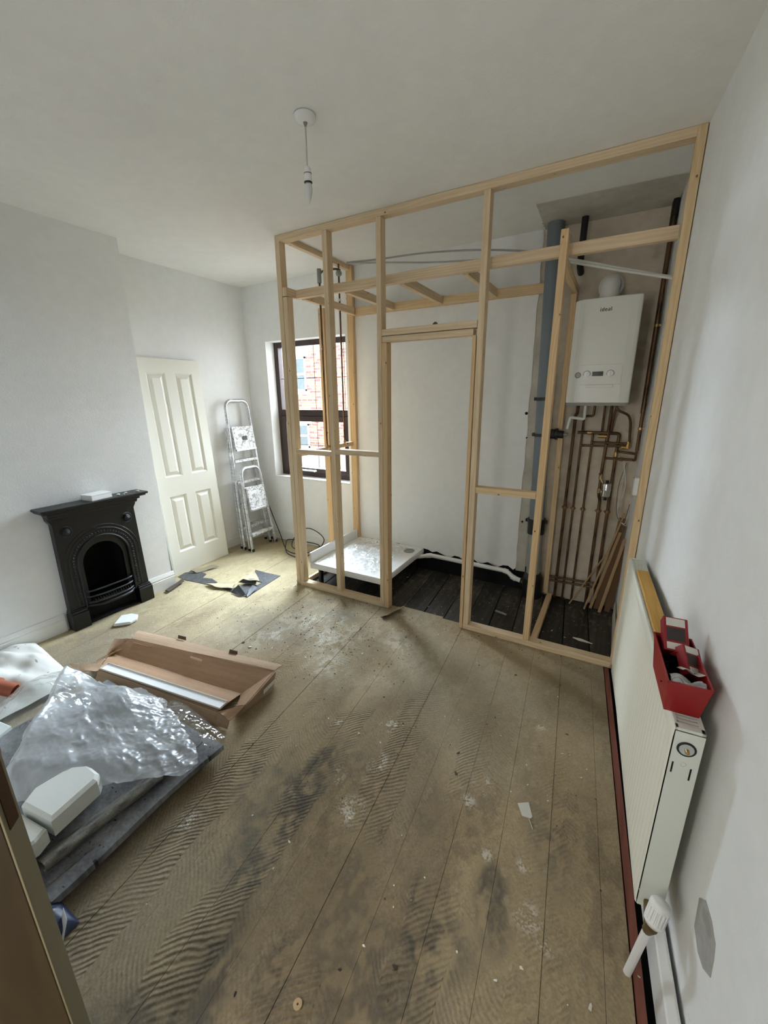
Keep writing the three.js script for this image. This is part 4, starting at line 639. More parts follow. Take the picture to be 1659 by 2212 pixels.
// ---------------------------------------------------------------- radiator on the right hand wall
{
  const zA = 1.208, zB = 2.39, xA = wallX(zA) - 0.080, xB = wallX(zB) - 0.103, th = Math.atan2(xB - xA, zB - zA), Lr = Math.hypot(xB - xA, zB - zA), Y = 0.240, Hr = 0.609, D = 0.062;
  const r = thing('radiator', 'long cream panel radiator with slotted top grille', 'radiator', [xA, Y, zA]); r.rotation.y = th;
  const cream = std({ color: rgb(240, 237, 220), roughness: 0.38 }), creamCool = std({ color: rgb(226, 229, 218), roughness: 0.38 });
  // pressed front panel: gentle vertical flutes
  const nz = 236, prof = (t) => { const z = t * Lr, e = Math.min(z, Lr - z); const f = 0.5 - 0.5 * Math.cos(z / 0.0335 * Math.PI * 2); return 0.0035 * f * sm(0.0, 0.02, e); };
  const rows = [[0, 0.008], [0.006, 0.001], [0.03, 0], [0.05, 1], [Hr - 0.05, 1], [Hr - 0.03, 0], [Hr - 0.006, 0.001], [Hr, 0.008]];
  const front = sheet(nz, rows.length - 1, (u, v) => { const k = rows[Math.round(v * (rows.length - 1))], base = k[1] === 1 ? prof(u) : k[1]; return [base + (Math.min(u, 1 - u) * Lr < 0.004 ? 0.003 : 0), k[0], u * Lr]; }, 0.0);
  part(r, 'front_panel', front, cream);
  part(r, 'back_panel', bb(D - 0.012, D, 0.01, Hr - 0.012, 0.004, Lr - 0.004, 0.004), cream);
  const fins = []; for (let z = 0.03; z < Lr - 0.02; z += 0.034) fins.push(bb(0.010, D - 0.012, 0.02, Hr - 0.03, z, z + 0.0012)); const fin = part(r, 'convector_fins', join(fins), std({ color: rgb(58, 56, 50), roughness: 0.6, metalness: 0.2 })); fin.userData.kind = 'stuff';  // fins coloured dark to stand for the shade inside the grille slots
  for (const z of [0, Lr - 0.002]) part(r, 'side_cover', bb(0.006, D + 0.004, 0.004, Hr - 0.008, z, z + 0.003, 0.001), creamCool);
  // grille: frame and bars along the top
  part(r, 'grille_frame', join([bb(0.004, 0.012, Hr - 0.006, Hr + 0.002, 0.002, Lr, 0.0015), bb(D - 0.006, D + 0.004, Hr - 0.006, Hr + 0.002, 0.002, Lr, 0.0015), bb(0.004, D + 0.004, Hr - 0.006, Hr + 0.002, Lr - 0.016, Lr, 0.0015), bb(0.004, D + 0.004, Hr - 0.006, Hr + 0.002, 0.002, 0.016, 0.0015)]), creamCool);
  for (let z = 0.024; z < Lr - 0.02; z += 0.0125) part(r, 'grille_bar', bb(0.0115, D - 0.0055, Hr - 0.005, Hr + 0.0012, z, z + 0.0068), creamCool);
  // end details: air vent, stamped disc, two slots
  const e = Lr + 0.001, vent = part(r, 'air_vent', join([cyl([0.034, Hr - 0.052, e - 0.004], [0.034, Hr - 0.052, e + 0.003], 0.0165, 24)]), chrome, 'chrome air vent plug'); part(vent, 'vent_ring', new THREE.TorusGeometry(0.0175, 0.0028, 8, 28).translate(0.034, Hr - 0.052, e + 0.001), blackPlastic); part(vent, 'bleed_screw', cyl([0.036, Hr - 0.057, e + 0.002], [0.036, Hr - 0.057, e + 0.008], 0.0048, 6), brass);
  part(r, 'stamp', new THREE.TorusGeometry(0.006, 0.0012, 6, 20).translate(0.034, Hr - 0.098, e + 0.0008), creamCool);
  part(r, 'slot', bb(0.012, 0.0155, Hr - 0.130, Hr - 0.098, e - 0.002, e + 0.0007), blackRough, 'dark slot'); part(r, 'slot', bb(0.050, 0.0535, Hr - 0.140, Hr - 0.105, e - 0.002, e + 0.0007), blackRough, 'dark slot');
  for (const z of [0.2, Lr - 0.2]) part(r, 'wall_bracket', bb(D, D + 0.030, 0.05, Hr - 0.1, z - 0.015, z + 0.015), creamCool);
  // thermostatic valve at the bottom corner and its tail pipe to the floor
  const v = thing('radiator_valve', 'white ribbed thermostatic valve with white tail pipe to the floor', 'valve');
  const P = (lx, ly, lz) => v3(xA, Y, zA).add(v3(lx, ly, lz).applyAxisAngle(v3(0, 1, 0), th)); const B0 = v3(3.897, 0.290, 2.462), ax = v3(0.20, 0.86, -0.38).normalize();
  const head = new THREE.Group();
  const hd = lathe([[0, 0.002], [0.017, 0.0], [0.0235, 0.008], [0.0240, 0.013], [0.0205, 0.015], [0.0205, 0.046], [0.0245, 0.048], [0.0240, 0.060], [0.019, 0.067], [0, 0.069]], 30), Q = new THREE.Quaternion().setFromUnitVectors(v3(0, 1, 0), ax), put = (g) => { g.applyQuaternion(Q); g.translate(B0.x, B0.y, B0.z); return g; };
  part(v, 'head', put(hd), whitePlastic);
  for (let i = 0; i < 16; i++) { const a = i / 16 * Math.PI * 2, g = bb(-0.0024, 0.0024, 0.012, 0.049, 0.0195, 0.0240, 0.001); g.rotateY(a); part(v, 'rib', put(g), whitePlastic); }
  const B1 = B0.clone().addScaledVector(ax, -0.004), foot = v3(wallX(2.44) - 0.092, -0.003, 2.415), mid = v3(B1.x - 0.003, B1.y - 0.045, B1.z - 0.02);
  part(v, 'body', join([cyl(B1, mid, 0.0145, 12, 0.0125), cyl(mid.clone().add(v3(0, 0.012, 0)), P(0.030, 0.028, Lr), 0.0105, 10)]), std({ color: rgb(120, 102, 70), roughness: 0.45, metalness: 0.6 }), 'tarnished brass valve body');
  part(v, 'tail_pipe', cyl(mid.clone().add(v3(0, -0.004, 0)), foot, 0.0108, 14), whitePlastic);
  // a batten laid along the top of the radiator
  const bt = one('timber_batten', (() => { const g = bb(0.014, 0.058, Hr + Y + 0.003, Hr + Y + 0.019, 0.20, 0.93, 0.002, 'z'); g.rotateY(th); g.translate(xA, 0, zA); return g; })(), yellowWood, 'yellowish timber batten lying along the top of the radiator', 'batten');
  // red tub of fixings
  const top = Hr + Y + 0.0025, tub = thing('storage_tub', 'open red plastic tub full of fixings on the radiator', 'tub', [0, top, 0]);
  const c0 = P(0.024, 0, Lr - 0.150); tub.position.set(c0.x, top, c0.z); tub.rotation.y = th;
  const wall = (y) => lerp(0.037, 0.045, y / 0.098), len = (y) => lerp(0.095, 0.118, y / 0.098);
  const shell = []; for (const [in0, in1, s] of [[0, 0, 1], [0.003, 0.003, -1]]) { const y0 = s > 0 ? 0 : 0.003, y1 = 0.098, pos = []; const q = (y) => { const a = wall(y) - in0, b = len(y) - in0; return [[-a, y, -b], [a, y, -b], [a, y, b], [-a, y, b]]; }; const A = q(y0), C = q(y1); for (let k = 0; k < 4; k++) pos.push(...A[k], ...C[k], ...C[(k + 1) % 4], ...A[k], ...C[(k + 1) % 4], ...A[(k + 1) % 4]); pos.push(...A[0], ...A[1], ...A[2], ...A[0], ...A[2], ...A[3]); const g = new THREE.BufferGeometry(); g.setAttribute('position', new THREE.Float32BufferAttribute(pos, 3)); g.computeVertexNormals(); shell.push(uvm(g)); }
  part(tub, 'shell', join(shell), redPlastic);
  part(tub, 'rim', join([bb(-0.047, -0.042, 0.094, 0.100, -0.121, 0.121, 0.002), bb(0.042, 0.047, 0.094, 0.100, -0.121, 0.121, 0.002), bb(-0.047, 0.047, 0.094, 0.100, -0.121, -0.115, 0.002), bb(-0.047, 0.047, 0.094, 0.100, 0.115, 0.121, 0.002)]), redPlastic);
  const inTub = (g, rx, ry, rz, x, y, z) => { g.rotateX(rx); g.rotateY(ry); g.rotateZ(rz); g.translate(x, y, z); g.rotateY(th); g.translate(c0.x, top, c0.z); return g; };
  const boxRed = std({ color: rgb(142, 30, 36), roughness: 0.5 }), darkPrint = std({ color: rgb(58, 50, 46), roughness: 0.6 }), paper = std({ color: rgb(214, 211, 202), roughness: 0.8 });
  const pack = (label, x, y, z, rx, ry, rz, w, h, d) => { const o = thing('screw_box', label, 'screw box', [0, 0, 0], 'screw boxes in the red tub'); part(o, 'carton', inTub(bb(-w, w, -h, h, -d, d, 0.002), rx, ry, rz, x, y, z), boxRed); part(o, 'window_label', inTub(bb(-w * 0.72, w * 0.72, h, h + 0.0006, -d * 0.35, d * 0.4), rx, ry, rz, x, y, z), darkPrint, 'dark printed window'); part(o, 'paper_label', inTub(bb(-w * 0.75, w * 0.75, h, h + 0.0008, -d * 0.92, -d * 0.45), rx, ry, rz, x, y, z), paper, 'white label'); part(o, 'paper_label', inTub(bb(-w * 0.75, w * 0.75, h, h + 0.0008, d * 0.52, d * 0.9), rx, ry, rz, x, y, z), paper, 'white label'); return o; };
  pack('red screw carton standing highest at the far end of the tub', 0.000, 0.108, -0.098, 0.62, 0.0, 0.0, 0.030, 0.016, 0.052);
  pack('red and black screw carton tipped against the wall side of the tub', 0.026, 0.082, -0.02, 0.5, 0.35, -0.35, 0.024, 0.014, 0.040);
  const scrap = (label, fn, m) => { const g = sheet(10, 10, fn, 0.0006); g.rotateY(th); g.translate(c0.x, top, c0.z); one('paper_scrap', g, m, label, 'paper scrap', 'scraps in the red tub'); };
  scrap('creased white receipt folded upright in the tub', (a, b) => [lerp(-0.005, 0.040, a), 0.070 + 0.03 * b + 0.006 * Math.sin(a * 7), lerp(0.0, 0.055, b) + 0.01 * a], paper);
  scrap('white paper scrap lying flat on the tub contents', (a, b) => [lerp(-0.030, 0.022, a), 0.072 + 0.010 * Math.sin(a * 4 + b * 3), lerp(0.045, 0.080, b) + 0.008 * a], paper);
  scrap('crumpled grey plastic sleeve at the near end of the tub', (a, b) => [lerp(-0.034, 0.036, a), 0.080 + 0.016 * fbm(a * 5, b * 5, 2, 7) + 0.008 * Math.sin(a * 9), lerp(0.082, 0.112, b)], film);
  const fx = one('loose_fixings', (() => { const g = []; for (let i = 0; i < 90; i++) { const a = v3(rr(-0.028, 0.028), rr(0.045, 0.062), rr(-0.085, 0.085)), b = a.clone().add(v3(rr(-0.02, 0.02), rr(-0.004, 0.004), rr(-0.02, 0.02))); g.push(cyl(a, b, 0.002, 5)); } const k = join([bb(-0.034, 0.034, 0.004, 0.046, -0.088, 0.088, 0.004), ...g]); k.rotateY(th); k.translate(c0.x, top, c0.z); return k; })(), std({ color: rgb(22, 21, 21), roughness: 0.5, metalness: 0.4 }), 'dark loose screws filling the red tub', 'screws'); fx.userData.kind = 'stuff';
  scrap('small red offcut of packaging poking up beside the cartons', (a, b) => [lerp(-0.016, 0.012, a) + 0.01 * b, 0.080 + 0.018 * b, -0.045 + 0.01 * a + 0.012 * b], boxRed);
}
// ---------------------------------------------------------------- the room door, standing open beside the camera
{
  const d = thing('room_door', 'brown wooden door standing open, pale edge towards the room', 'door', [2.845, 0.006, 3.290]); d.rotation.y = -2.377;
  const brown = std({ map: rollUV(upvcT, 0.7), color: rgb(255, 226, 160), roughness: 0.5 }), edge = std({ color: rgb(116, 106, 80), roughness: 0.6 });
  // local x runs from the leading edge back to the hinges; +z is the face seen from the doorway
  const doorT = tex(256, 512, (u, v) => { const a = fbm(u * 24, v * 4, 4, 401, 24, 4), b = fbm(u * 3, v * 3, 3, 403, 3, 3); return [52 + (a - 0.5) * 24 + (b - 0.5) * 12, 40 + (a - 0.5) * 20 + (b - 0.5) * 10, 20 + (a - 0.5) * 13 + (b - 0.5) * 7]; });
  part(d, 'leaf', bb(0.004, 0.745, 0, 1.975, -0.020, 0.020, 0.002), std({ map: rollUV(doorT, 0.6), roughness: 0.45 }));
  part(d, 'edge_strip', bb(0.0, 0.004, 0.001, 1.974, -0.0195, 0.0195, 0.001), edge, 'greyish leading edge');
  part(d, 'edge_plate', bb(-0.0012, 0.001, 0.93, 1.10, -0.012, 0.012), std({ color: rgb(74, 50, 28), roughness: 0.4, metalness: 0.6 }), 'dark brown plate on the leading edge');  // thin dark brown plate set on the leading edge
  part(d, 'knob', join([cyl([0.06, 1.02, 0.020], [0.06, 1.02, 0.045], 0.010, 16), new THREE.SphereGeometry(0.026, 20, 14).translate(0.06, 1.02, 0.062)]), std({ color: rgb(90, 62, 34), roughness: 0.35, metalness: 0.7 }));
  part(d, 'knob', join([cyl([0.06, 1.02, -0.020], [0.06, 1.02, -0.045], 0.010, 16), new THREE.SphereGeometry(0.026, 20, 14).translate(0.06, 1.02, -0.062)]), std({ color: rgb(90, 62, 34), roughness: 0.35, metalness: 0.7 }));
}

// ---------------------------------------------------------------- opened cardboard box with a white channel in it
const AY = (u, v, y) => atA(u, v, 'y', y);
function quad(a, b, c, d, th = 0.004, warp = 0, n = 8) {            // thin bent panel between four corners
  return sheet(n, n, (u, v) => { const p = [0, 1, 2].map((k) => lerp(lerp(a[k], b[k], u), lerp(d[k], c[k], u), v)); p[1] += warp * (Math.sin(u * 6 + v * 3) * 0.5 + Math.sin(v * Math.PI) * 0.5); return p; }, th);
}
{
  const c = thing('cardboard_box', 'long brown cardboard box lying open with its flaps spread', 'box');
  const rb0 = AY(284, 1380, 0.075), rb1 = AY(594, 1450, 0.088), f0 = AY(299, 1363, 0.064), f1 = AY(612, 1438, 0.080);
  const k0 = AY(240, 1412, 0.010), k1 = AY(522, 1499, 0.010), g0 = AY(214, 1447, 0.062), g1 = AY(470, 1537, 0.062), r2 = AY(530, 1524, 0.080), tip = AY(496, 1557, 0.050);
  part(c, 'bottom', quad(k0, k1, g1, g0, 0.004, 0.003), cardIn);
  part(c, 'back_wall', quad(rb0, rb1, k1, k0, 0.004, 0.004), cardIn);
  part(c, 'back_flap', quad(f0, f1, rb1, rb0, 0.004, 0.006, 12), card);
  part(c, 'end_wall', quad(rb1, r2, AY(512, 1527, 0.02), k1, 0.004, 0.002), cardIn);
  const e0 = AY(591, 1490, 0.004), e1 = AY(514, 1550, 0.004);
  part(c, 'end_wall_outer', quad([rb1[0] + 0.006, rb1[1], rb1[2]], [r2[0] + 0.006, r2[1], r2[2] + 0.002], e1, e0, 0.004), card);
  const lb = part(c, 'address_label', quad(AY(592, 1466, 0.072).map((v, k) => v + [0.006, 0, 0][k]), AY(568, 1490, 0.070).map((v, k) => v + [0.006, 0, 0][k]), AY(568, 1499, 0.040).map((v, k) => v + [0.006, 0, 0][k]), AY(591, 1475, 0.042).map((v, k) => v + [0.006, 0, 0][k]), 0.0008), std({ color: rgb(226, 224, 218), roughness: 0.7 }), 'white printed label');
  part(c, 'front_flap', quad(g1, r2, tip, AY(476, 1543, 0.058), 0.004, -0.004), cardIn);
  part(c, 'front_wall', quad(g0, g1, [g1[0] + 0.01, 0.006, g1[2] + 0.028], [g0[0], 0.006, g0[2] + 0.03], 0.004, 0.002), card);
  part(c, 'front_end_wall', quad(g1, tip, [tip[0] - 0.01, 0.004, tip[2] + 0.01], [g1[0] + 0.01, 0.006, g1[2] + 0.028], 0.004), card);
  part(c, 'printed_panel', quad(g0.map((v, k) => v + [0.0, -0.004, 0.004][k]), g0.map((v, k) => v + [0.24, -0.004, -0.028][k]), g0.map((v, k) => v + [0.24, -0.058, -0.008][k]), g0.map((v, k) => v + [0.0, -0.060, 0.030][k]), 0.001), std({ color: rgb(34, 62, 96), roughness: 0.7 }), 'dark blue print');
  part(c, 'corner_flap', quad(rb0, AY(247, 1379, 0.085), AY(232, 1414, 0.030), k0, 0.004, 0.004), card);
  part(c, 'corner_flap', quad(AY(262, 1402, 0.05), k0, AY(216, 1440, 0.03), AY(208, 1428, 0.02), 0.004, 0.006), card);
  part(c, 'side_flap', quad(AY(150, 1434, 0.075), AY(225, 1436, 0.050), AY(214, 1449, 0.060), AY(176, 1452, 0.050), 0.004, -0.010), card);
  for (const [u, v] of [[392, 1380], [503, 1411]]) part(c, 'tab', quad(AY(u - 8, v - 1, 0.074), AY(u + 9, v + 3, 0.074), AY(u + 9, v - 4, 0.096), AY(u - 7, v - 8, 0.096), 0.004), std({ map: card.map, color: rgb(150, 140, 130), roughness: 0.85 }));
  part(c, 'slot_edge', quad(AY(412, 1417, 0.084), AY(437, 1425, 0.085), AY(436, 1429, 0.075), AY(411, 1421, 0.075), 0.002), std({ color: rgb(214, 190, 160), roughness: 0.8 }), 'pale cut slot');
  part(c, 'torn_liner', quad(AY(288, 1388, 0.072), AY(330, 1398, 0.072), AY(312, 1403, 0.05), AY(294, 1396, 0.05), 0.003, 0.004), cardIn);
  const s = thing('white_channel', 'long white plastic channel resting in the open cardboard box', 'channel');
  const A = v3(...AY(226, 1440, 0.070)), Bp = v3(...AY(484, 1525, 0.070)), d = Bp.clone().sub(A), L = d.length(), q = new THREE.Quaternion().setFromRotationMatrix(new THREE.Matrix4().makeBasis(d.clone().normalize(), v3(0, 1, 0), d.clone().normalize().cross(v3(0, 1, 0))));
  const put = (g) => { g.applyQuaternion(q); g.translate(A.x, A.y, A.z); return g; };
  part(s, 'web', put(bb(0, L, 0, 0.003, -0.026, 0.026, 0.001)), std({ color: rgb(244, 245, 245), roughness: 0.6 }));
  const cr = std({ color: rgb(222, 214, 200), roughness: 0.5 }); part(s, 'lip', put(bb(0, L, 0.0, 0.010, -0.029, -0.026)), cr); part(s, 'lip', put(bb(0, L, 0.0, 0.010, 0.026, 0.029)), cr); part(s, 'end_stop', put(bb(L - 0.003, L, 0, 0.010, -0.026, 0.026)), cr); part(s, 'end_stop', put(bb(0, 0.003, 0, 0.010, -0.026, 0.026)), cr);
}
// ---------------------------------------------------------------- heap of underlay, polythene and packing
{
  const crum = (x, z, k, s) => { let v = 0; for (let i = 0; i < 3; i++) { const f = k * 1.9 ** i; v += (1 - 2 * Math.abs(fbm(x * f + i * 7, z * f, 2, s + i) - 0.5)) / 1.7 ** i; } return v / 1.95 - 0.5; };
  const wig = (x, z) => 0.010 * (fbm(x * 6, z * 6, 3, 511) - 0.5);
  // lowest felt sheet, folded back on itself at the near edge
  one('underlay_sheet', sheet(40, 50, (u, v) => { const z = lerp(2.47, 3.16, v), x = lerp(1.25, 2.235 - 0.01 * Math.sin(v * 5), u); return [x, 0.030 + wig(x, z) + 0.010 * sm(0.85, 1, u) * (1 - v), z]; }, 0.026), felt, 'lowest grey felt underlay sheet spread on the floor', 'underlay', 'grey underlay offcuts');
  one('underlay_sheet', sheet(24, 40, (u, v) => { const z = lerp(2.72, 3.13, v), a = u * Math.PI * 1.15 - 0.4, r = 0.036 + 0.004 * Math.sin(v * 9); return [2.135 - 0.02 * v + r * Math.sin(a) * 1.1 - 0.03 * (1 - u), 0.072 + r * 0.8 * Math.cos(a - 1.2) + wig(z, u), z]; }, 0.008), feltPale, 'pale rolled underlay strip lying between the grey sheets', 'underlay', 'grey underlay offcuts');
  one('underlay_sheet', sheet(40, 50, (u, v) => { const z = lerp(2.53, 3.20, v), x = lerp(1.30, lerp(2.175, 2.115, sm(0, 0.35, v)) + 0.008 * Math.sin(v * 11), u); return [x, 0.100 + 0.018 * Math.sin(v * 4 + u * 2) * u + wig(x + 3, z) - 0.012 * sm(0.9, 1, u), z]; }, 0.008), felt, 'topmost grey underlay sheet under the clear polythene', 'underlay', 'grey underlay offcuts');
  one('underlay_sheet', sheet(20, 40, (u, v) => { const z = lerp(2.58, 3.14, v), x = lerp(1.9, 2.20 - 0.02 * v, u); return [x, 0.058 + wig(x, z + 2) - 0.01 * u, z]; }, 0.010), felt, 'underlay edge showing between the grey sheets', 'underlay', 'grey underlay offcuts');
  // expanded polystyrene packing
  const foam = (label, pts, y0, y1, b) => one('foam_block', slabY(pts, y0, y1, b), poly1, label, 'foam block', 'white foam packing blocks');
  foam('largest white foam block with cut corners on the underlay heap', [[1.90, 2.925], [1.955, 2.885], [2.035, 2.885], [2.060, 2.905], [2.090, 3.070], [1.925, 3.095], [1.885, 3.04]], 0.118, 0.208, 0.012);
  foam('small square white foam block beside the largest one', [[1.93, 3.105], [2.085, 3.085], [2.105, 3.125], [2.10, 3.155], [1.94, 3.165]], 0.112, 0.185, 0.008);
  foam('smallest white foam block at the near end of the heap', [[2.02, 3.170], [2.115, 3.160], [2.125, 3.215], [2.03, 3.225]], 0.105, 0.165, 0.008);
  foam('flat white foam slab at the back of the heap', [[1.05, 2.96], [1.30, 2.92], [1.345, 3.02], [1.10, 3.08]], 0.03, 0.13, 0.008);
  // clear polythene: one big crumpled bag over the heap, one flatter beyond it
  const R0 = v3(1.375, 0, 2.655), R1 = v3(1.83, 0, 3.115), t = R1.clone().sub(R0), n = v3(0.72, 0, -0.69);
  const bag = one('polythene_bag', sheet(170, 170, (u, v) => {
    const reach = lerp(0.27, 0.60, sm(0, 0.6, u)) + 0.05 * Math.sin(u * 9) + 0.05 * crum(u * 3, 0.3, 3, 655), w = lerp(-0.07, reach, v), x = R0.x + t.x * u + n.x * w, z = R0.z + t.z * u + n.z * w;
    const vv = clamp(w / reach), crest = lerp(0.335, 0.255, u) + 0.012 * Math.sin(u * 14) - 0.10 * sm(0.80, 1.0, u);
    let y = w < 0 ? crest - 26 * w * w : lerp(crest, 0.118, vv ** 0.72); const mid = 0.3 + Math.sin(vv * Math.PI);
    y += 0.060 * crum(x * 0.7 + z * 0.5, z - x * 0.3, 3, 601) * mid + 0.014 * crum(x * 0.5 + z * 0.8, z * 1.3 - x * 0.4, 9, 611) * mid + 0.005 * crum(x * 1.6, z * 0.7, 24, 613) + 0.05 * Math.exp(-((u - 0.30) ** 2 + (vv - 0.62) ** 2) / 0.03);
    y += 0.030 * sm(0.6, 1, vv) * (crum(x, z, 12, 617) + 0.25); y -= 0.07 * Math.exp(-((u - 0.10) ** 2) / 0.004) * sm(0.1, 0.35, vv);
    if (u < 0.05) y -= (0.05 - u) * 2.2;
    return [x + 0.020 * crum(z, x, 9, 621), Math.max(y, 0.120 + 0.012 * (crum(x, z, 18, 619) + 0.5)), z + 0.020 * crum(x + 4, z, 9, 625)];
  }), film, 'big crumpled clear polythene bag draped over the underlay heap', 'polythene', 'clear polythene on the heap'); bag.castShadow = true;
  one('polythene_bag', sheet(80, 80, (u, v) => { const x = lerp(0.98, 1.52, u), z = lerp(2.62, 3.05, v) - 0.12 * (1 - u), e = Math.sin(u * Math.PI) * Math.sin(v * Math.PI); return [x, 0.06 + 0.15 * e ** 0.7 + 0.05 * crum(x, z, 6, 631) * (0.3 + e) + 0.02 * crum(x, z, 18, 641), z]; }), filmThin, 'flatter clear polythene bag behind the big one', 'polythene', 'clear polythene on the heap');
  one('polythene_bag', sheet(60, 60, (u, v) => { const x = lerp(1.72, 2.19, u), z = lerp(2.36, 2.62, v) + 0.06 * u, e = Math.sin(u * Math.PI) ** 0.6 * Math.sin(v * Math.PI) ** 0.6; return [x, 0.045 + 0.05 * e + 0.045 * e * crum(x, z, 9, 651) + 0.018 * crum(x, z, 24, 661), z]; }), filmThin, 'thin clear polythene scrap beside the cardboard box', 'polythene', 'clear polythene on the heap');
  // dust sheet by the skirting
  one('dust_sheet', sheet(70, 70, (u, v) => { const x = lerp(0.345, 1.05, u), z = lerp(2.50, 2.98, v) + 0.05 * (1 - u) * (v - 0.5) + 0.04 * u, e = Math.sin(clamp(u * 0.9 + 0.08) * Math.PI) ** 0.7 * Math.sin(v * Math.PI) ** 0.6; return [x, 0.012 + 0.135 * e + 0.045 * e * (fbm(x * 5, z * 7, 3, 671) - 0.4) * 2 + 0.02 * e * Math.sin(x * 16 + z * 25), z]; }, 0.003), cloth, 'crumpled white cotton dust sheet beside the skirting', 'dust sheet');
  one('clay_pipe', (() => { const g = lathe([[0.030, -0.06], [0.036, -0.06], [0.036, 0.02], [0.046, 0.024], [0.046, 0.06], [0.040, 0.06], [0.040, 0.026], [0.030, 0.02], [0.030, -0.06]], 24); g.rotateZ(1.2); g.rotateY(0.6); const cp = AY(6, 1486, 0.13); g.translate(cp[0], 0.13, cp[2]); return g; })(), std({ color: rgb(150, 78, 48), roughness: 0.6 }), 'reddish brown clay pipe socket lying by the dust sheet', 'pipe');
  one('blue_packet', sheet(24, 24, (u, v) => { const e = Math.sin(u * Math.PI) ** 0.5 * Math.sin(v * Math.PI) ** 0.5, x = lerp(2.17, 2.34, u), z = lerp(3.135, 3.25, v); return [x, 0.004 + 0.05 * e + 0.02 * e * crum(x, z, 14, 681), z]; }, 0.002), std({ color: rgb(40, 52, 84), roughness: 0.4 }), 'navy blue crumpled packet at the near end of the heap', 'packet');
  one('white_tag', quad([2.30, 0.062, 3.15], [2.345, 0.058, 3.16], [2.355, 0.008, 3.185], [2.315, 0.008, 3.178], 0.001), std({ color: rgb(226, 224, 216), roughness: 0.7 }), 'small white card tag against the blue packet', 'tag');
}

// ---------------------------------------------------------------- torn floor covering by the door
{
  const linoT = tex(256, 256, (u, v) => { const b = Math.floor(u * 8) & 1 ? 1 : -1, q = Math.sin((u * 8 + b * v * 8) * 12), n = fbm(u * 20, v * 20, 3, 701, 20, 20) - 0.5; const k = 76 + q * 9 + n * 40; return [k, k + 1, k]; });
  const lino = std({ map: rollUV(linoT, 0.35), roughness: 0.6 }), G = 'torn floor covering near the leaning door';
  const L = (pts) => pts.map(([u, v]) => { const p = AY(u, v, 0.002); return [p[0], p[2]]; });
  one('lino_patch', slabY(L([[384, 1246], [400, 1237], [424, 1231], [446, 1240], [438, 1248], [458, 1250], [470, 1258], [452, 1264], [420, 1257], [398, 1252]]), 0.001, 0.0035), lino, 'small grey lino patch bared at the foot of the leaning door', 'lino', G);
  one('lino_patch', slabY(L([[452, 1264], [476, 1270], [498, 1278], [528, 1288], [536, 1288], [606, 1244], [570, 1236], [552, 1231], [546, 1245], [556, 1256], [566, 1258], [556, 1264], [528, 1262], [512, 1268], [500, 1272], [476, 1266]]), 0.001, 0.004), lino, 'large grey lino patch bared by the torn underlay', 'lino', G);
  const tentA = AY(499, 1280, 0.004), tentB = AY(515, 1263, 0.055), tentC = AY(527, 1288, 0.004), tentD = AY(547, 1262, 0.05), tentE = AY(560, 1272, 0.004);
  const tl = std({ map: rollUV(linoT, 0.3), color: rgb(150, 152, 160), roughness: 0.5 });
  one('lino_flap', join([quad(tentA, tentB, AY(531, 1285, 0.012), AY(518, 1289, 0.004), 0.003, 0.004), quad(AY(531, 1285, 0.012), AY(545, 1264, 0.045), AY(556, 1270, 0.02), AY(534, 1290, 0.004), 0.003, 0.003)]), tl, 'folded dark grey lino flap standing up from the hole', 'lino', G);
  one('void_flap', quad(AY(514, 1258, 0.012), AY(552, 1262, 0.02), AY(556, 1250, 0.05), AY(524, 1251, 0.045), 0.003), lino, 'underside of the lifted lino flap', 'lino', G);
  const u1 = std({ color: rgb(208, 194, 158), roughness: 0.95, bumpMap: rollUV(rollB, 0.1), bumpScale: 0.002 });
  one('underlay_flap', quad(AY(536, 1246, 0.006), AY(550, 1234, 0.010), AY(560, 1256, 0.04), AY(528, 1252, 0.05), 0.005, 0.010), u1, 'curled straw coloured underlay flap above the folded lino', 'underlay', G);
  one('underlay_flap', quad(AY(444, 1262, 0.01), AY(508, 1262, 0.004), AY(502, 1272, 0.018), AY(464, 1268, 0.022), 0.005, 0.008), u1, 'ragged underlay edge lifting over the bared lino', 'underlay', G);
  one('underlay_flap', quad(AY(410, 1234, 0.02), AY(452, 1222, 0.024), AY(474, 1224, 0.008), AY(424, 1238, 0.006), 0.005, 0.012), std({ color: rgb(150, 140, 116), roughness: 0.95 }), 'crumpled underlay scrap against the foot of the leaning door', 'underlay', G);
  one('underlay_flap', quad(AY(357, 1277, 0.006), AY(392, 1252, 0.010), AY(398, 1256, 0.016), AY(364, 1279, 0.012), 0.006, 0.006), std({ color: rgb(82, 72, 60), roughness: 0.95 }), 'narrow dark underlay strip beside the short skirting', 'underlay', G);
  one('underlay_flap', sheet(14, 20, (u, v) => { const a = AY(lerp(822, 862, v), lerp(1330, 1310, v), 0.003), r = 0.022; const th = u * 3.6; return [a[0] + 0.10 * u * 0.6, 0.003 + r * (1 - Math.cos(th)) * 0.6, a[2] + r * Math.sin(th) * 0.8 + 0.02 * u]; }, 0.004), std({ color: rgb(150, 132, 98), roughness: 0.95 }), 'curled underlay edge at the doorway of the stud frame', 'underlay', G);
  one('plaster_lump', slabY([[0.50, 1.985], [0.545, 1.93], [0.60, 1.915], [0.655, 1.955], [0.665, 2.01], [0.62, 2.06], [0.585, 2.09]], 0.002, 0.026, 0.006), poly1, 'largest flat white plaster lump on the floor before the fireplace', 'plaster lump');
}
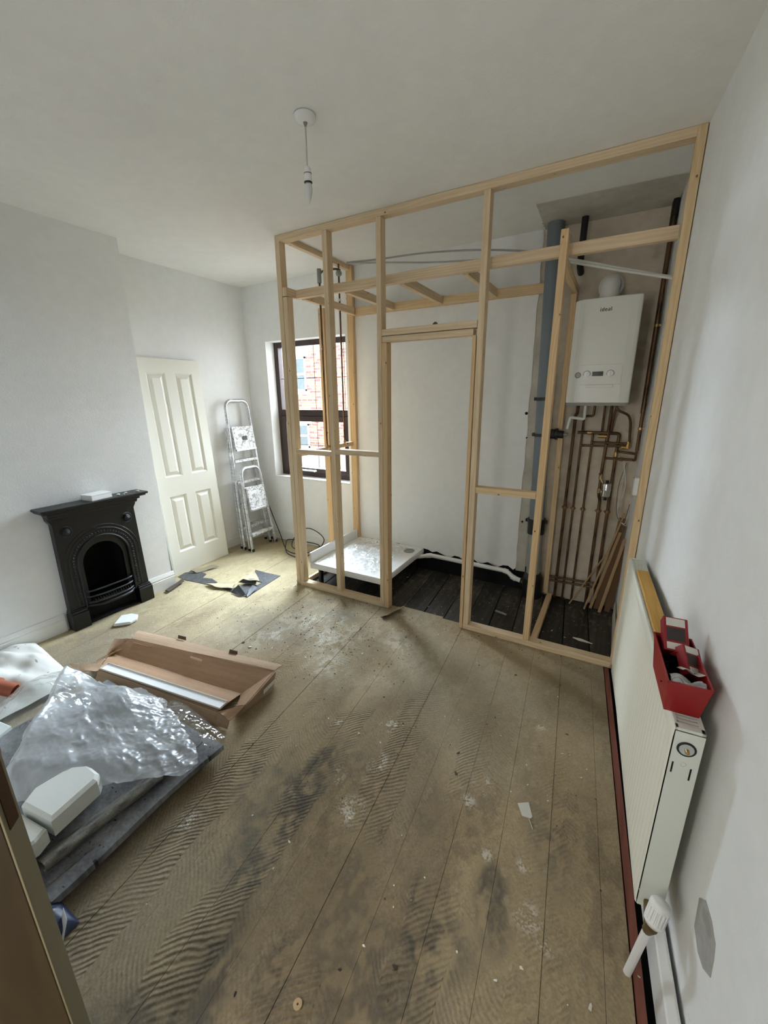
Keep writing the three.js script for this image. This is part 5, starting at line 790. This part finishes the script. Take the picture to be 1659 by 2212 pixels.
// ---------------------------------------------------------------- litter
{
  const pale = [[238, 234, 222], [226, 218, 200], [214, 206, 190]].map((c) => std({ color: rgb(...c), roughness: 0.9 })), dk = [[40, 36, 32], [64, 56, 46], [92, 78, 60]].map((c) => std({ color: rgb(...c), roughness: 0.95 }));
  const shard = (k) => { const n = 4 + (k % 2), P = []; for (let i = 0; i < n; i++) { const a = i / n * 6.283; P.push([Math.cos(a) * (0.45 + 0.75 * hash(i, k, 5)), Math.sin(a) * (0.25 + 0.45 * hash(i, k, 6))]); } return slabY(P, 0, 0.28, 0.06); };
  const shapes = [0, 1, 2, 3].map(shard);
  const chip = (u, v, size, mats, name, label, cat, group, k, y = 0.0012) => { const p = at(u, v, 'y', y), m = one(name, shapes[k % 4], mats[k % 3], label, cat, group); m.position.copy(p); const s = size / 2; m.scale.set(s, s * 0.8, s); m.rotation.set(0.1 * ((k % 5) - 2) * 0.5, k * 1.7, 0.05 * ((k % 3) - 1)); return m; };
  let k = 0;
  for (const [u, v, s] of [[728, 1347, 0.030], [783, 1412, 0.022], [541, 1398, 0.035], [588, 1400, 0.022], [636, 1388, 0.02], [710, 1552, 0.016], [776, 1584, 0.018], [822, 1604, 0.014], [640, 1611, 0.012], [625, 1818, 0.016], [546, 1761, 0.012], [1012, 1408, 0.014], [1030, 1432, 0.016], [755, 1767, 0.018], [1205, 1505, 0.015], [1215, 1628, 0.014], [1230, 1630, 0.012], [1255, 1680, 0.014], [1137, 1652, 0.012], [1140, 1695, 0.012], [1182, 1718, 0.010], [1183, 1730, 0.010], [1125, 2090, 0.018], [1275, 2175, 0.022], [785, 2043, 0.018], [590, 1876, 0.010], [990, 1555, 0.012], [560, 1310, 0.018], [675, 1290, 0.016], [440, 1330, 0.014], [690, 1365, 0.018], [760, 1380, 0.016], [815, 1372, 0.014], [660, 1420, 0.018], [885, 1395, 0.014], [1380, 2110, 0.01], [470, 1392, 0.014], [330, 1345, 0.012], [236, 1372, 0.014], [1070, 2118, 0.014], [850, 1960, 0.012]]) chip(u, v, s, pale, 'plaster_chip', 'small pale plaster chip lying loose on the floor', 'plaster chip', 'plaster chips scattered on the floor', k++);
  for (const [u, v, s] of [[526, 1388, 0.026], [553, 1402, 0.02], [990, 1627, 0.022], [986, 1672, 0.036], [830, 1506, 0.016], [872, 1473, 0.014], [700, 1511, 0.014], [965, 1352, 0.014], [1035, 1437, 0.014], [1226, 1587, 0.022], [508, 2148, 0.016], [735, 2095, 0.02], [640, 1335, 0.022], [655, 1312, 0.02], [580, 1318, 0.018], [605, 1345, 0.016], [720, 1318, 0.018], [1070, 1550, 0.014], [1052, 1565, 0.012], [1205, 1484, 0.012], [853, 2088, 0.022], [838, 2160, 0.014], [1114, 1458, 0.018], [470, 1335, 0.02], [680, 1395, 0.018], [650, 1370, 0.02]]) chip(u, v, s, dk, 'dirt_clod', 'small dark crumb of dirt lying loose on the floor', 'dirt crumb', 'dirt crumbs scattered on the floor', k++);
  for (let i = 0; i < 70; i++) { const u = 690 + (rnd() + rnd() - 1) * 240, v = 1385 + (rnd() + rnd() - 1) * 95; if (v < 1292 + Math.max(0, (u - 640) * 0.25) + 4 || (u < 615 && v > 1350)) continue; const d = rnd() < 0.55; chip(u, v, rr(0.006, 0.017), d ? dk : pale, d ? 'dirt_clod' : 'plaster_chip', d ? 'small dark crumb of dirt lying loose on the floor' : 'small pale plaster chip lying loose on the floor', d ? 'dirt crumb' : 'plaster chip', d ? 'dirt crumbs scattered on the floor' : 'plaster chips scattered on the floor', k++); }
  for (const [u, v, s] of [[1192, 1362, 0.024], [1219, 1377, 0.024], [1157, 1341, 0.012], [1232, 1312, 0.012], [1098, 1310, 0.012], [880, 1247, 0.03]]) chip(u, v, s, pale, 'plaster_chip', 'pale plaster chip on the dark bare boards', 'plaster chip', 'plaster chips on the dark boards', k++, -0.012);
  one('wood_sliver', (() => { const a = at(1237, 1377, 'y', -0.010), b = at(1280, 1391, 'y', -0.010), d = b.clone().sub(a); return slabY([[a.x, a.z], [a.x + d.x * 0.35 + 0.006, a.z + d.z * 0.35 - 0.014], [b.x, b.z], [a.x + d.x * 0.4 - 0.01, a.z + d.z * 0.4 + 0.012]], -0.0125, -0.006); })(), pale[0], 'long pale wood sliver on the dark boards below the boiler', 'sliver');
  one('plastic_offcut', (() => { const a = at(1070, 1319, 'y', -0.010), b = at(1094, 1328, 'y', -0.010), d = b.clone().sub(a).normalize(), w = v3(-d.z, 0, d.x).multiplyScalar(0.010); return slabY([[a.x - w.x, a.z - w.z], [b.x - w.x, b.z - w.z], [b.x + w.x, b.z + w.z], [a.x + w.x, a.z + w.z]], -0.0125, -0.006); })(), greyPale, 'small pale plastic offcut on the dark boards behind the noggin', 'offcut');
  { const t = thing('cable_tag', 'whitish translucent plastic tag with a thin tail on the floor', 'tag'); const P = [[1118, 1735], [1142, 1733], [1150, 1765], [1146, 1768], [1128, 1762]].map(([u, v]) => { const p = AY(u, v, 0.003); return [p[0], p[2]]; });
    part(t, 'leaf', slabY(P, 0.0012, 0.004), std({ color: rgb(206, 203, 192), roughness: 0.35 })); part(t, 'tail', cyl(AY(1142, 1766, 0.003), AY(1151, 1792, 0.003), 0.0018, 6), std({ color: rgb(190, 184, 164), roughness: 0.4 })); }
  one('wooden_washer', (() => { const g = new THREE.ExtrudeGeometry(poly(Array.from({ length: 24 }, (_, i) => [0.0125 * Math.cos(i / 24 * 6.2832), 0.0125 * Math.sin(i / 24 * 6.2832)]), [Array.from({ length: 12 }, (_, i) => [0.003 * Math.cos(-i / 12 * 6.2832), 0.003 * Math.sin(-i / 12 * 6.2832)])]), { depth: 0.004, bevelEnabled: false }); g.rotateX(-Math.PI / 2); const p = AY(643, 2170, 0.002); g.translate(p[0], 0.001, p[2]); return uvm(g); })(), std({ color: rgb(176, 150, 112), roughness: 0.8 }), 'small round wooden washer with a centre hole on the floor', 'washer');
  one('round_disc', (() => { const p = AY(820, 1790, 0.002); return cyl([p[0], 0.001, p[2]], [p[0], 0.004, p[2]], 0.010, 24); })(), std({ color: rgb(124, 108, 84), roughness: 0.8 }), 'small round brown disc trodden into the underlay', 'disc');
  // grit that nobody could count
  const dum = new THREE.Object3D(), N = 1100, grit = new THREE.InstancedMesh(new THREE.IcosahedronGeometry(1, 0), std({ color: rgb(255, 255, 255), roughness: 0.95 }), N); grit.name = 'floor_grit'; grit.userData = { kind: 'stuff', label: 'fine grit and plaster crumbs strewn over the floor', category: 'grit' }; grit.castShadow = grit.receiveShadow = true;
  for (let i = 0; i < N; i++) { let x, z; do { const c = rnd(); if (c < 0.45) { x = 1.95 + (rnd() + rnd() - 1) * 0.9; z = 1.35 + (rnd() + rnd() - 1) * 0.55; } else if (c < 0.6) { x = rr(1.3, 3.75); z = ZP + 0.01 + rnd() ** 2 * 0.12; } else if (c < 0.7) { x = rr(1.5, 3.7); z = rr(0.1, 0.8); } else { x = rr(0.4, 3.85); z = rr(0.15, 3.2); } } while (x < 0.40 || (z < 0.9 && x < 1.25 && rnd() < 0.3) || (x < 2.25 && z > 2.3) || (z < ZP && z > 0.8));
    const s = rr(0.0010, 0.0036); dum.position.set(x, (z < 0.82 && x > 1.35 ? -0.013 : 0.0005) + s * 0.4, z); dum.scale.set(s * rr(0.8, 1.6), s * 0.7, s * rr(0.8, 1.6)); dum.rotation.set(0, rnd() * 6, 0); dum.updateMatrix(); grit.setMatrixAt(i, dum.matrix); const d = rnd(); grit.setColorAt(i, d < 0.4 ? rgb(70, 60, 48) : d < 0.75 ? rgb(150, 136, 110) : rgb(226, 220, 206)); }
  scene.add(grit);
}

renderer.render(scene, camera);
